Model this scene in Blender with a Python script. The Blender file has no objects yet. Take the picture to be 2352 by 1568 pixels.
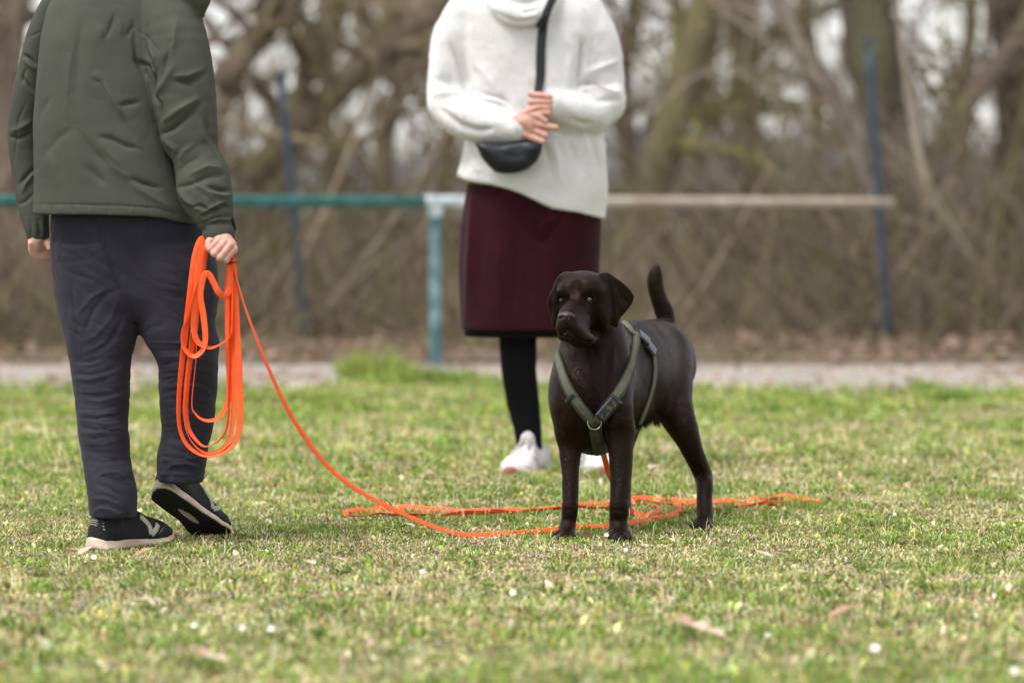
import bpy, math, random
import numpy as np
from mathutils import Vector, Matrix
from mathutils.bvhtree import BVHTree

random.seed(7); RS = np.random.RandomState(7)
SC = bpy.context.scene
COL = SC.collection
R = math.radians

# ------------------------------------------------------------------ camera
F = 8820.0            # focal length in pixels of a 2352 wide picture (135 mm)
H = 0.905             # lens height above the grass
TH = math.atan(359.0/F)
cam = bpy.data.cameras.new('camera'); cam.lens = 135; cam.sensor_width = 36
cam.clip_start = 0.1; cam.clip_end = 3000
cam.dof.use_dof = True; cam.dof.focus_distance = 9.75; cam.dof.aperture_fstop = 2.4
cam.dof.aperture_blades = 0
co = bpy.data.objects.new('camera', cam); COL.objects.link(co)
co.location = (0, 0, H); co.rotation_euler = (R(90)-TH, 0, 0)
SC.camera = co

def W(px, py, Y):     # point at distance Y seen at picture position px, py
    u = (px-1176)/F; v = (784-py)/F
    y = math.cos(TH)+math.sin(TH)*v; z = -math.sin(TH)+math.cos(TH)*v
    t = Y/y
    return np.array([u*t, Y, H+z*t])
def G(px, py, z=0.0):
    u = (px-1176)/F; v = (784-py)/F
    y = math.cos(TH)+math.sin(TH)*v; zz = -math.sin(TH)+math.cos(TH)*v
    t = (z-H)/zz
    return np.array([u*t, y*t, z])
def proj(V):
    x = V[:, 0]; y = V[:, 1]; z = V[:, 2]-H
    d = y*math.cos(TH)-z*math.sin(TH); w = y*math.sin(TH)+z*math.cos(TH)
    return 1176+F*x/d, 784-F*w/d

# ------------------------------------------------------------------ light
world = bpy.data.worlds.new('World'); SC.world = world; world.use_nodes = True
nt = world.node_tree; nt.nodes.clear()
sky = nt.nodes.new('ShaderNodeTexSky'); sky.sky_type = 'NISHITA'; sky.sun_disc = False
sky.sun_elevation = R(64); sky.sun_rotation = R(232); sky.air_density = 1.0; sky.dust_density = 0.6
hs = nt.nodes.new('ShaderNodeHueSaturation'); hs.inputs['Saturation'].default_value = 0.12; hs.inputs['Value'].default_value = 1.0
bg = nt.nodes.new('ShaderNodeBackground'); bg.inputs['Strength'].default_value = 0.105
wo = nt.nodes.new('ShaderNodeOutputWorld')
nt.links.new(sky.outputs[0], hs.inputs['Color']); nt.links.new(hs.outputs[0], bg.inputs['Color']); nt.links.new(bg.outputs[0], wo.inputs[0])
sl = bpy.data.lights.new('sun', 'SUN'); sl.energy = 1.5; sl.angle = R(24); sl.color = (1, 0.96, 0.92)
so = bpy.data.objects.new('sun', sl); COL.objects.link(so)
el, az = R(64), R(232)   # high, to the left and a little behind the camera
sd = Vector((math.sin(az)*math.cos(el), math.cos(az)*math.cos(el), math.sin(el)))
so.rotation_euler = sd.to_track_quat('Z', 'Y').to_euler(); so.location = (0, 0, 30)
SC.view_settings.view_transform = 'Standard'; SC.view_settings.look = 'None'
SC.view_settings.exposure = 1.36; SC.view_settings.gamma = 1
SC.cycles.use_denoising = True
SC.cycles.max_bounces = 6; SC.cycles.transparent_max_bounces = 4

# ------------------------------------------------------------------ helpers
BASE = {}
def mk(name, V, Q, mat, parent=None, base=None, smooth=True, tris=None, cols=None):
    V = np.asarray(V, dtype=np.float64)
    b = BASE[parent.name] if parent is not None else (np.asarray(base, float) if base is not None else np.zeros(3))
    me = bpy.data.meshes.new(name)
    Q = np.asarray(Q, dtype=np.int32) if Q is not None and len(Q) else np.zeros((0, 4), np.int32)
    T = np.asarray(tris, dtype=np.int32) if tris is not None and len(tris) else np.zeros((0, 3), np.int32)
    me.vertices.add(len(V)); me.vertices.foreach_set('co', (V-b).astype(np.float32).ravel())
    nl = len(Q)*4+len(T)*3
    me.loops.add(nl); me.loops.foreach_set('vertex_index', np.concatenate([Q.ravel(), T.ravel()]).astype(np.int32))
    me.polygons.add(len(Q)+len(T))
    st = np.concatenate([np.arange(len(Q))*4, len(Q)*4+np.arange(len(T))*3]).astype(np.int32)
    me.polygons.foreach_set('loop_start', st)
    me.polygons.foreach_set('use_smooth', np.full(len(Q)+len(T), smooth))
    if cols is not None:
        a = me.color_attributes.new('tint', 'FLOAT_COLOR', 'POINT')
        c = np.ones((len(V), 4), np.float32); c[:, :3] = cols
        a.data.foreach_set('color', c.ravel())
    me.update(calc_edges=True); me.validate()
    me.materials.append(mat)
    o = bpy.data.objects.new(name, me); COL.objects.link(o)
    if parent is not None: o.parent = parent
    else: o.location = b
    BASE[o.name] = b
    return o
def empty(name, base):
    o = bpy.data.objects.new(name, None); COL.objects.link(o); o.location = base; o.empty_display_size = .1
    BASE[o.name] = np.asarray(base, float); return o
def tag(o, label=None, cat=None, group=None, kind=None):
    if label: o['label'] = label
    if cat: o['category'] = cat
    if group: o['group'] = group
    if kind: o['kind'] = kind
    return o
def join(parts):
    Vs, Qs, n = [], [], 0
    for V, Q in parts:
        Vs.append(V); Qs.append(np.asarray(Q)+n); n += len(V)
    return np.concatenate(Vs), np.concatenate(Qs)

# material: principled with two-scale colour variation and bump
def M(name, c1, c2=None, rough=.6, scale=20, bump=0, bscale=200, spec=.5, sheen=0, attr=False, stretch=None, detail=4,
      c3=None, scale3=3, transl=0, metal=0, coat=0, bdist=.002, wave=None, lo=.35, hi=.65):
    m = bpy.data.materials.new(name); m.use_nodes = True
    t = m.node_tree; N = t.nodes; L = t.links; N.clear()
    out = N.new('ShaderNodeOutputMaterial'); p = N.new('ShaderNodeBsdfPrincipled')
    p.inputs['Roughness'].default_value = rough; p.inputs['Specular IOR Level'].default_value = spec
    p.inputs['Metallic'].default_value = metal; p.inputs['Coat Weight'].default_value = coat
    if sheen: p.inputs['Sheen Weight'].default_value = sheen; p.inputs['Sheen Roughness'].default_value = .5
    tc = N.new('ShaderNodeTexCoord'); src = tc.outputs['Object']
    if stretch:
        mp = N.new('ShaderNodeMapping'); mp.inputs['Scale'].default_value = stretch; L.new(src, mp.inputs[0]); src = mp.outputs[0]
    def noise(s, d=detail):
        n = N.new('ShaderNodeTexNoise'); n.inputs['Scale'].default_value = s; n.inputs['Detail'].default_value = d
        L.new(src, n.inputs['Vector']); return n.outputs['Fac']
    def mix(f, a, b):
        x = N.new('ShaderNodeMix'); x.data_type = 'RGBA'; L.new(f, x.inputs[0])
        for i, v in ((6, a), (7, b)):
            if isinstance(v, tuple): x.inputs[i].default_value = (*v, 1)
            else: L.new(v, x.inputs[i])
        return x.outputs[2]
    def ramp(f, lo, hi):
        r = N.new('ShaderNodeMapRange'); r.inputs[1].default_value = lo; r.inputs[2].default_value = hi; L.new(f, r.inputs[0]); return r.outputs[0]
    col = c1
    if c2: col = mix(ramp(noise(scale), lo, hi), c1, c2)
    if c3: col = mix(ramp(noise(scale3, 3), .45, .62), col, c3)
    if attr:
        a = N.new('ShaderNodeAttribute'); a.attribute_name = 'tint'
        if col is None: col = a.outputs['Color']
        else:
            x = N.new('ShaderNodeMix'); x.data_type = 'RGBA'; x.blend_type = 'MULTIPLY'; x.inputs[0].default_value = 1
            L.new(a.outputs['Color'], x.inputs[6])
            if isinstance(col, tuple): x.inputs[7].default_value = (*col, 1)
            else: L.new(col, x.inputs[7])
            col = x.outputs[2]
    if isinstance(col, tuple): p.inputs['Base Color'].default_value = (*col, 1)
    else: L.new(col, p.inputs['Base Color'])
    hsrc = None
    if bump:
        hsrc = noise(bscale, 3)
        if wave:
            w = N.new('ShaderNodeTexWave'); w.wave_type = 'BANDS'; w.bands_direction = wave[0]; w.inputs['Scale'].default_value = wave[1]
            w.inputs['Distortion'].default_value = wave[2]; L.new(src, w.inputs[0])
            ad = N.new('ShaderNodeMath'); L.new(w.outputs['Fac'], ad.inputs[0]); L.new(hsrc, ad.inputs[1]); hsrc = ad.outputs[0]
        b = N.new('ShaderNodeBump'); b.inputs['Strength'].default_value = bump; b.inputs['Distance'].default_value = bdist
        L.new(hsrc, b.inputs['Height']); L.new(b.outputs[0], p.inputs['Normal'])
    if transl:
        tr = N.new('ShaderNodeBsdfTranslucent'); ms = N.new('ShaderNodeMixShader'); ms.inputs[0].default_value = transl
        if isinstance(col, tuple): tr.inputs[0].default_value = (*col, 1)
        else: L.new(col, tr.inputs[0])
        L.new(p.outputs[0], ms.inputs[1]); L.new(tr.outputs[0], ms.inputs[2]); L.new(ms.outputs[0], out.inputs[0])
    else: L.new(p.outputs[0], out.inputs[0])
    return m

# value noise on arrays
def vnoise(P, s, seed=0):
    p = P*s+seed*17.13; i = np.floor(p).astype(np.int64); f = p-i; f = f*f*(3-2*f)
    def h(a, b, c):
        n = (a*374761393+b*668265263+c*2147483647+seed*1274126177) & 0xffffffff
        n = ((n ^ (n >> 13))*1274126177) & 0xffffffff
        return ((n ^ (n >> 16)) & 0xffff)/32767.5-1
    r = 0
    for dx in (0, 1):
        wx = f[:, 0] if dx else 1-f[:, 0]
        for dy in (0, 1):
            wy = f[:, 1] if dy else 1-f[:, 1]
            for dz in (0, 1):
                wz = f[:, 2] if dz else 1-f[:, 2]
                r = r+wx*wy*wz*h(i[:, 0]+dx, i[:, 1]+dy, i[:, 2]+dz)
    return r

# ------------------------------------------------------------------ implicit modelling
def smin(a, b, k):
    h = np.maximum(k-np.abs(a-b), 0)/k
    return np.minimum(a, b)-h*h*k*.25
class Field:
    def __init__(s, lo, hi, h):
        s.h = h; s.lo = np.array(lo, float); hi = np.array(hi, float)
        s.n = np.ceil((hi-s.lo)/h).astype(int)+1
        s.ax = [(s.lo[i]+h*np.arange(s.n[i])).astype(np.float32) for i in range(3)]
        s.f = np.full(tuple(s.n), .25, np.float32)
    def blk(s, lo, hi):
        a = np.clip(np.floor((np.array(lo)-s.lo)/s.h).astype(int), 0, s.n-1); b = np.clip(np.ceil((np.array(hi)-s.lo)/s.h).astype(int)+1, 1, s.n)
        sl = tuple(slice(a[i], b[i]) for i in range(3))
        return sl, s.ax[0][sl[0]][:, None, None], s.ax[1][sl[1]][None, :, None], s.ax[2][sl[2]][None, None, :]
    def put(s, sl, d, k, op):
        cur = s.f[sl]
        if op == '+': s.f[sl] = smin(cur, d, k)
        else: s.f[sl] = -smin(-cur, d, k)
    def cone(s, p0, p1, r0, r1, k=.01, fy=1, op='+'):
        p0 = np.array(p0, float); p1 = np.array(p1, float); m = max(r0, r1)+k+3*s.h; mm = np.array([m, m*max(1, fy), m])
        sl, X, Y, Z = s.blk(np.minimum(p0, p1)-mm, np.maximum(p0, p1)+mm)
        d = p1-p0; d[1] /= fy; X = X-p0[0]; Y = (Y-p0[1])/fy; Z = Z-p0[2]
        L2 = max((d*d).sum(), 1e-9)
        t = np.clip((X*d[0]+Y*d[1]+Z*d[2])/L2, 0, 1)
        q = np.sqrt((X-t*d[0])**2+(Y-t*d[1])**2+(Z-t*d[2])**2)-(r0+(r1-r0)*t)
        s.put(sl, q.astype(np.float32), k, op)
    def ell(s, c, r, rot=None, k=.01, op='+'):
        c = np.array(c, float); r = np.array(r, float); m = r.max()+k+3*s.h
        sl, X, Y, Z = s.blk(c-m, c+m); X = X-c[0]; Y = Y-c[1]; Z = Z-c[2]
        if rot is not None:
            m3 = np.array(rot)   # columns = local axes in world
            X, Y, Z = (X*m3[0][0]+Y*m3[1][0]+Z*m3[2][0], X*m3[0][1]+Y*m3[1][1]+Z*m3[2][1], X*m3[0][2]+Y*m3[1][2]+Z*m3[2][2])
        k0 = np.sqrt((X/r[0])**2+(Y/r[1])**2+(Z/r[2])**2)+1e-6
        k1 = np.sqrt((X/r[0]**2)**2+(Y/r[1]**2)**2+(Z/r[2]**2)**2)+1e-6
        s.put(sl, (k0*(k0-1)/k1).astype(np.float32), k, op)
    def chain(s, pts, k=.01, fy=1, op='+'):   # pts: (px, py, Y, radius in picture pixels)
        A = np.array([[*W(a, b, c), r*c/F] for a, b, c, r in pts])
        if len(A) == 1: A = np.concatenate([A, A+[1e-4, 0, 0, 0]])
        elif len(A) > 2: r_ = A[:, 3].min(); A = cr(A, 3); A[:, 3] = np.maximum(A[:, 3], r_*.9)
        m = A[:, 3].max()+k+3*s.h; mm = np.array([m, m*max(1, fy), m]); sl, X, Y, Z = s.blk(A[:, :3].min(0)-mm, A[:, :3].max(0)+mm)
        D = None
        for a, b in zip(A, A[1:]):
            d = (b-a)[:3].copy(); d[1] /= fy; x = X-a[0]; y = (Y-a[1])/fy; z = Z-a[2]
            t = np.clip((x*d[0]+y*d[1]+z*d[2])/max((d*d).sum(), 1e-9), 0, 1)
            q = (np.sqrt((x-t*d[0])**2+(y-t*d[1])**2+(z-t*d[2])**2)-(a[3]+(b[3]-a[3])*t)).astype(np.float32); D = q if D is None else np.minimum(D, q)
        s.put(sl, D, k, op)
    def loft(s, rows, Yc, k=.01, rnd=.012, power=2.4, op='+'):
        # rows: (py, x_left, x_right, Ycentre, half depth m) from top to bottom of the picture
        z = []; cx = []; a = []; cy = []; b = []
        for py, xl, xr, yc, dep in rows:
            p = W(xl, py, yc); q = W(xr, py, yc); z.append(p[2]); cx.append((p[0]+q[0])/2); a.append((q[0]-p[0])/2); cy.append(yc); b.append(dep)
        o = np.argsort(z); z = np.array(z)[o]; arr = [np.array(v)[o] for v in (cx, a, cy, b)]
        zz = np.linspace(z[0], z[-1], 200); ker = np.hanning(15); ker /= ker.sum()
        tb = [np.convolve(np.pad(np.interp(zz, z, v), 7, mode='edge'), ker, 'valid') for v in arr]
        m = k+3*s.h
        lo = (min(arr[0]-arr[1])-m, min(arr[2]-arr[3])-m, z[0]-m); hi = (max(arr[0]+arr[1])+m, max(arr[2]+arr[3])+m, z[-1]+m)
        sl, X, Y, Z = s.blk(lo, hi)
        zf = Z.ravel(); C, A, CY, B = [np.interp(zf, zz, v)[None, None, :].astype(np.float32) for v in tb]
        u = np.abs(X-C)/A; v = np.abs(Y-CY)/B
        d = ((u**power+v**power)**(1/power)-1)*np.minimum(A, B)
        e = np.maximum(Z-z[-1], z[0]-Z)
        d = -smin(-(d+0*e), -(e+0*d), rnd)
        s.put(sl, d.astype(np.float32), k, op)
    def poly(s, pts, Yf, t, k=.006, rnd=.003, op='+'):
        # slab: picture polygon at depth Yf(x, z) with half thickness t
        P = np.array(pts, float)
        lo = (P[:, 0].min()-k-3*s.h-t, Yf[0]-.2, P[:, 1].min()-k-3*s.h-t); hi = (P[:, 0].max()+k+3*s.h+t, Yf[0]+.2, P[:, 1].max()+k+3*s.h+t)
        sl, X, Y, Z = s.blk(lo, hi)
        x = X[:, 0, 0][:, None]; z = Z[0, 0, :][None, :]
        d = np.full((x.shape[0], z.shape[1]), 1e9); sgn = np.ones_like(d)
        n = len(P); j = n-1
        for i in range(n):
            e = P[j]-P[i]; wx = x-P[i, 0]; wz = z-P[i, 1]
            tt = np.clip((wx*e[0]+wz*e[1])/(e@e), 0, 1)
            d = np.minimum(d, (wx-e[0]*tt)**2+(wz-e[1]*tt)**2)
            c1 = z >= P[i, 1]; c2 = z < P[j, 1]; c3 = e[0]*wz > e[1]*wx
            c1 = c1 & (wx > -9); c2 = c2 & (wx > -9)
            sgn = np.where((c1 & c2 & c3) | (~c1 & ~c2 & ~c3), -sgn, sgn); j = i
        d = sgn*np.sqrt(d)
        Y0 = Yf[0]+Yf[1]*(x-Yf[3])+Yf[2]*(z-Yf[4])+(Yf[5]*(x-Yf[3])**2 if len(Yf) > 5 else 0)
        dd = np.abs(Y-Y0[:, None, :])-t; d3 = d[:, None, :]+0*dd
        q = -smin(-d3, -dd, rnd)
        s.put(sl, q.astype(np.float32), k, op)
    def mesh(s):
        f = s.f; I = f < 0
        for a in range(3):
            sl0 = [slice(None)]*3; sl0[a] = 0; I[tuple(sl0)] = False; sl0[a] = -1; I[tuple(sl0)] = False
        f = np.where(I, np.minimum(f, -1e-6), np.maximum(f, 1e-6))
        c = np.zeros(tuple(s.n-1), np.uint8)
        for dx in (0, 1):
            for dy in (0, 1):
                for dz in (0, 1):
                    c += I[dx:s.n[0]-1+dx, dy:s.n[1]-1+dy, dz:s.n[2]-1+dz]
        act = (c > 0) & (c < 8); ii = np.nonzero(act); nv = len(ii[0])
        vid = np.full(act.shape, -1, np.int32); vid[act] = np.arange(nv)
        acc = np.zeros((nv, 3)); cnt = np.zeros(nv)
        for a in range(3):
            b, cc = [q for q in range(3) if q != a]
            for ob in (0, 1):
                for oc in (0, 1):
                    o0 = [0, 0, 0]; o0[b] = ob; o0[cc] = oc; o1 = list(o0); o1[a] = 1
                    f0 = f[ii[0]+o0[0], ii[1]+o0[1], ii[2]+o0[2]]; f1 = f[ii[0]+o1[0], ii[1]+o1[1], ii[2]+o1[2]]
                    x = (f0 < 0) != (f1 < 0); t = np.where(x, f0/np.where(x, f0-f1, 1), 0)
                    cnt += x
                    for q in range(3):
                        acc[:, q] += x*(o0[q] if q != a else t)
        V = s.lo+(np.stack(ii, 1)+acc/cnt[:, None])*s.h
        Qs = []
        for a in range(3):
            b, cc = (a+1) % 3, (a+2) % 3
            s0 = [slice(1, -1)]*3; s0[a] = slice(0, -1); s1 = list(s0); s1[a] = slice(1, None)
            A = I[tuple(s0)]; B = I[tuple(s1)]; e = np.nonzero(A != B); idx = [e[0]+1, e[1]+1, e[2]+1]; idx[a] = e[a]
            fl = A[e]
            def cell(db, dc):
                q = list(idx); q[b] = idx[b]-db; q[cc] = idx[cc]-dc; return vid[q[0], q[1], q[2]]
            q = np.stack([cell(1, 1), cell(0, 1), cell(0, 0), cell(1, 0)], 1)
            q[~fl] = q[~fl][:, ::-1]; Qs.append(q)
        return V, np.concatenate(Qs)
def vnorm(V, Q):
    n = np.cross(V[Q[:, 2]]-V[Q[:, 0]], V[Q[:, 3]]-V[Q[:, 1]]); N = np.zeros_like(V)
    for i in range(4): np.add.at(N, Q[:, i], n)
    return N/(np.linalg.norm(N, axis=1, keepdims=True)+1e-12)
def smooth_mesh(V, Q, it=2, lam=.5):
    for _ in range(it):
        S = np.zeros_like(V); C = np.zeros(len(V))
        for i in range(4):
            for j in ((i+1) % 4, (i+3) % 4):
                np.add.at(S, Q[:, i], V[Q[:, j]]); np.add.at(C, Q[:, i], 1)
        V = V+(S/np.maximum(C, 1)[:, None]-V)*lam
    return V
def sculpt(V, Q, strokes, conv=lambda x, y: (x, y), sc=1.0, it=1):
    """strokes: (points in picture coordinates, width, amplitude in mm); negative = valley"""
    N = vnorm(V, Q); px, py = proj(V); vis = np.clip(-N[:, 1]*1.5, 0, 1)**1.7; D = np.zeros(len(V))
    for pts, w, amp in strokes:
        P = np.array([conv(*p) for p in pts], float); w = w*sc
        m = (px > P[:, 0].min()-3*w) & (px < P[:, 0].max()+3*w) & (py > P[:, 1].min()-3*w) & (py < P[:, 1].max()+3*w) & (vis > 0)
        if not m.any(): continue
        x = px[m]; y = py[m]; best = np.full(len(x), 1e9); bt = np.zeros(len(x)); n = len(P)-1
        for i in range(n):
            e = P[i+1]-P[i]; t = np.clip(((x-P[i, 0])*e[0]+(y-P[i, 1])*e[1])/(e@e+1e-9), 0, 1)
            d = np.hypot(x-P[i, 0]-e[0]*t, y-P[i, 1]-e[1]*t); b = d < best; best = np.where(b, d, best); bt = np.where(b, (i+t)/n, bt)
        tp = np.sin(np.clip(bt*.9+.05, 0, 1)*math.pi)**.6
        D[m] += amp*.001*(.5*np.exp(-(best/w)**2)+.5*np.exp(-1.6*best/w))*tp
    return V+N*(D*vis)[:, None]
def ridged(P, s, seed=0):
    a = 1-np.abs(vnoise(P, s, seed))*2; return a*np.abs(a)
def cr(P, n=8):      # Catmull-Rom through points
    P = np.asarray(P, float); Q = np.concatenate([[2*P[0]-P[1]], P, [2*P[-1]-P[-2]]]); out = []
    for i in range(1, len(Q)-2):
        for t in np.arange(n)/n:
            out.append(.5*((2*Q[i])+(Q[i+1]-Q[i-1])*t+(2*Q[i-1]-5*Q[i]+4*Q[i+1]-Q[i+2])*t*t+(3*Q[i]-Q[i-1]-3*Q[i+1]+Q[i+2])*t**3))
    out.append(P[-1]); return np.array(out)
def ribbon(P, Wd, width, th):
    P = np.asarray(P); T = np.gradient(P, axis=0); T /= np.linalg.norm(T, axis=1, keepdims=True)+1e-9
    Wd = Wd-(Wd*T).sum(1, keepdims=True)*T; Wd = Wd/(np.linalg.norm(Wd, axis=1, keepdims=True)+1e-9)
    U = np.cross(T, Wd); w = width/2; h = th/2
    rim = [(-w, -h*.5), (-w*.9, -h), (w*.9, -h), (w, -h*.5), (w, h*.5), (w*.9, h), (-w*.9, h), (-w, h*.5)]
    V = np.stack([P+Wd*a+U*b for a, b in rim], 1); n = len(P); m = len(rim)
    Q = []
    for i in range(n-1):
        for j in range(m): Q.append((i*m+j, i*m+(j+1) % m, (i+1)*m+(j+1) % m, (i+1)*m+j))
    for b in (0, n-1):
        Q += [(b*m+0, b*m+1, b*m+6, b*m+7), (b*m+1, b*m+2, b*m+5, b*m+6), (b*m+2, b*m+3, b*m+4, b*m+5)]
    return V.reshape(-1, 3), np.array(Q)
def tubes(P, Rd, sides=5):       # P (M,N,3), Rd (M,N)
    Mn, n, _ = P.shape; T = np.gradient(P, axis=1); T /= np.linalg.norm(T, axis=2, keepdims=True)+1e-9
    ref = np.where(np.abs(T[..., 2:3]) > .9, np.array([1., 0, 0]), np.array([0, 0, 1.]))
    U = np.cross(T, ref); U /= np.linalg.norm(U, axis=2, keepdims=True)+1e-9; B = np.cross(T, U)
    a = np.arange(sides)*2*math.pi/sides
    V = P[:, :, None]+Rd[:, :, None, None]*(U[:, :, None]*np.cos(a)[:, None]+B[:, :, None]*np.sin(a)[:, None])
    i = (np.arange(Mn)[:, None, None]*n+np.arange(n-1)[None, :, None])*sides; j = np.arange(sides)[None, None, :]; j2 = (j+1) % sides
    Q = np.stack([i+j, i+j2, i+sides+j2, i+sides+j], -1).reshape(-1, 4)
    return V.reshape(-1, 3), Q
def box(c, ax, s, bev=.002):     # bevelled block: centre, 3 axes rows, half sizes
    c = np.array(c); ax = np.array(ax); V = []; s = np.array(s)
    f = Field(-s-.004, s+.004, min(.0012, s.min()/2.5)); sl, X, Y, Z = f.blk(-s-1, s+1)
    qx, qy, qz = np.abs(X)-s[0]+bev, np.abs(Y)-s[1]+bev, np.abs(Z)-s[2]+bev
    d = np.sqrt(np.maximum(qx, 0)**2+np.maximum(qy, 0)**2+np.maximum(qz, 0)**2)+np.minimum(np.maximum(np.maximum(qx, qy), qz), 0)-bev
    f.f[:] = d; V, Q = f.mesh(); return V@ax+c, Q
def bvh(V, Q): return BVHTree.FromPolygons([tuple(v) for v in V], [tuple(int(i) for i in q) for q in Q])
CAM = Vector((0, 0, H))
def cast(tree, px, py):
    d = Vector(W(px, py, 10.0))-CAM; d.normalize(); h = tree.ray_cast(CAM, d)
    return (np.array(h[0]), np.array(h[1])) if h[0] is not None else (None, None)
def conform(tree, pts, width, lift=.003, th=.003, ns=5, n=6):
    """strap following a surface: pts (px, py) or (px, py, Y) snapped to the nearest surface point"""
    P = []
    for p in pts:
        q = None
        if len(p) == 2: q, _ = cast(tree, *p)
        if q is None:
            w = W(p[0], p[1], p[2] if len(p) > 2 else 9.8); h = tree.find_nearest(Vector(w)); q = np.array(h[0])
        P.append(q)
    P = cr(P, n); T = np.gradient(P, axis=0); T /= np.linalg.norm(T, axis=1, keepdims=True)+1e-9
    Nn = np.array([np.array(tree.find_nearest(Vector(p))[1]) for p in P])
    ker = np.ones(5)/5
    Nn = np.stack([np.convolve(np.pad(Nn[:, i], 2, mode='edge'), ker, 'valid') for i in range(3)], 1)
    S = np.cross(T, Nn); S /= np.linalg.norm(S, axis=1, keepdims=True)+1e-9
    rows = []
    for k in range(ns):
        o = (k/(ns-1)-.5)*width; r = []
        for i in range(len(P)):
            h = tree.find_nearest(Vector(P[i]+S[i]*o)); r.append(np.array(h[0])+Nn[i]*lift)
        r = np.array(r); r = np.stack([np.convolve(np.pad(r[:, i], 2, mode='reflect', reflect_type='odd'), ker, 'valid') for i in range(3)], 1)
        rows.append(r)
    top = np.stack(rows, 1)+Nn[:, None]*th; bot = np.stack(rows, 1)-Nn[:, None]*.002
    ring = np.concatenate([top, bot[:, ::-1]], 1); m = ring.shape[1]; n_ = len(P); Q = []
    for i in range(n_-1):
        for j in range(m): Q.append((i*m+j, i*m+(j+1) % m, (i+1)*m+(j+1) % m, (i+1)*m+j))
    for b in (0, n_-1):
        for j in range(ns-1): Q.append((b*m+j, b*m+j+1, b*m+m-2-j, b*m+m-1-j))
    return ring.reshape(-1, 3), np.array(Q)
#PART2
# ------------------------------------------------------------------ brown dog
def dg(cx, cy): return 1212.75+.4336*cx, 588+.4336*cy
def D3(cx, cy, Y): return W(*dg(cx, cy), Y)
def dr(r, Y=9.8): return r*.4336*Y/F
def dch(f, pts, k=.02, fy=1, op='+'): f.chain([(*dg(a, b), Y, r*.4336) for a, b, Y, r in pts], k, fy, op)
M_coat = M('brown_coat', (.0048, .0021, .0014), (.0105, .0049, .0035), rough=.40, scale=26, bump=.55, bscale=420, spec=.13, sheen=.0, stretch=(1, 1, .35), bdist=.003, c3=(.013, .0055, .0034), scale3=6)
M_fur = M('brown_fur', None, attr=True, rough=.36, spec=.3)
for m_ in (M_coat, M_fur):
    for n_ in m_.node_tree.nodes:
        if n_.type == 'BSDF_PRINCIPLED': n_.inputs['Specular Tint'].default_value = (1, .80, .74, 1)
M_nose = M('nose_leather', (.055, .034, .031), (.04, .024, .022), rough=.35, scale=80, bump=.5, bscale=700, spec=.5)
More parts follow.
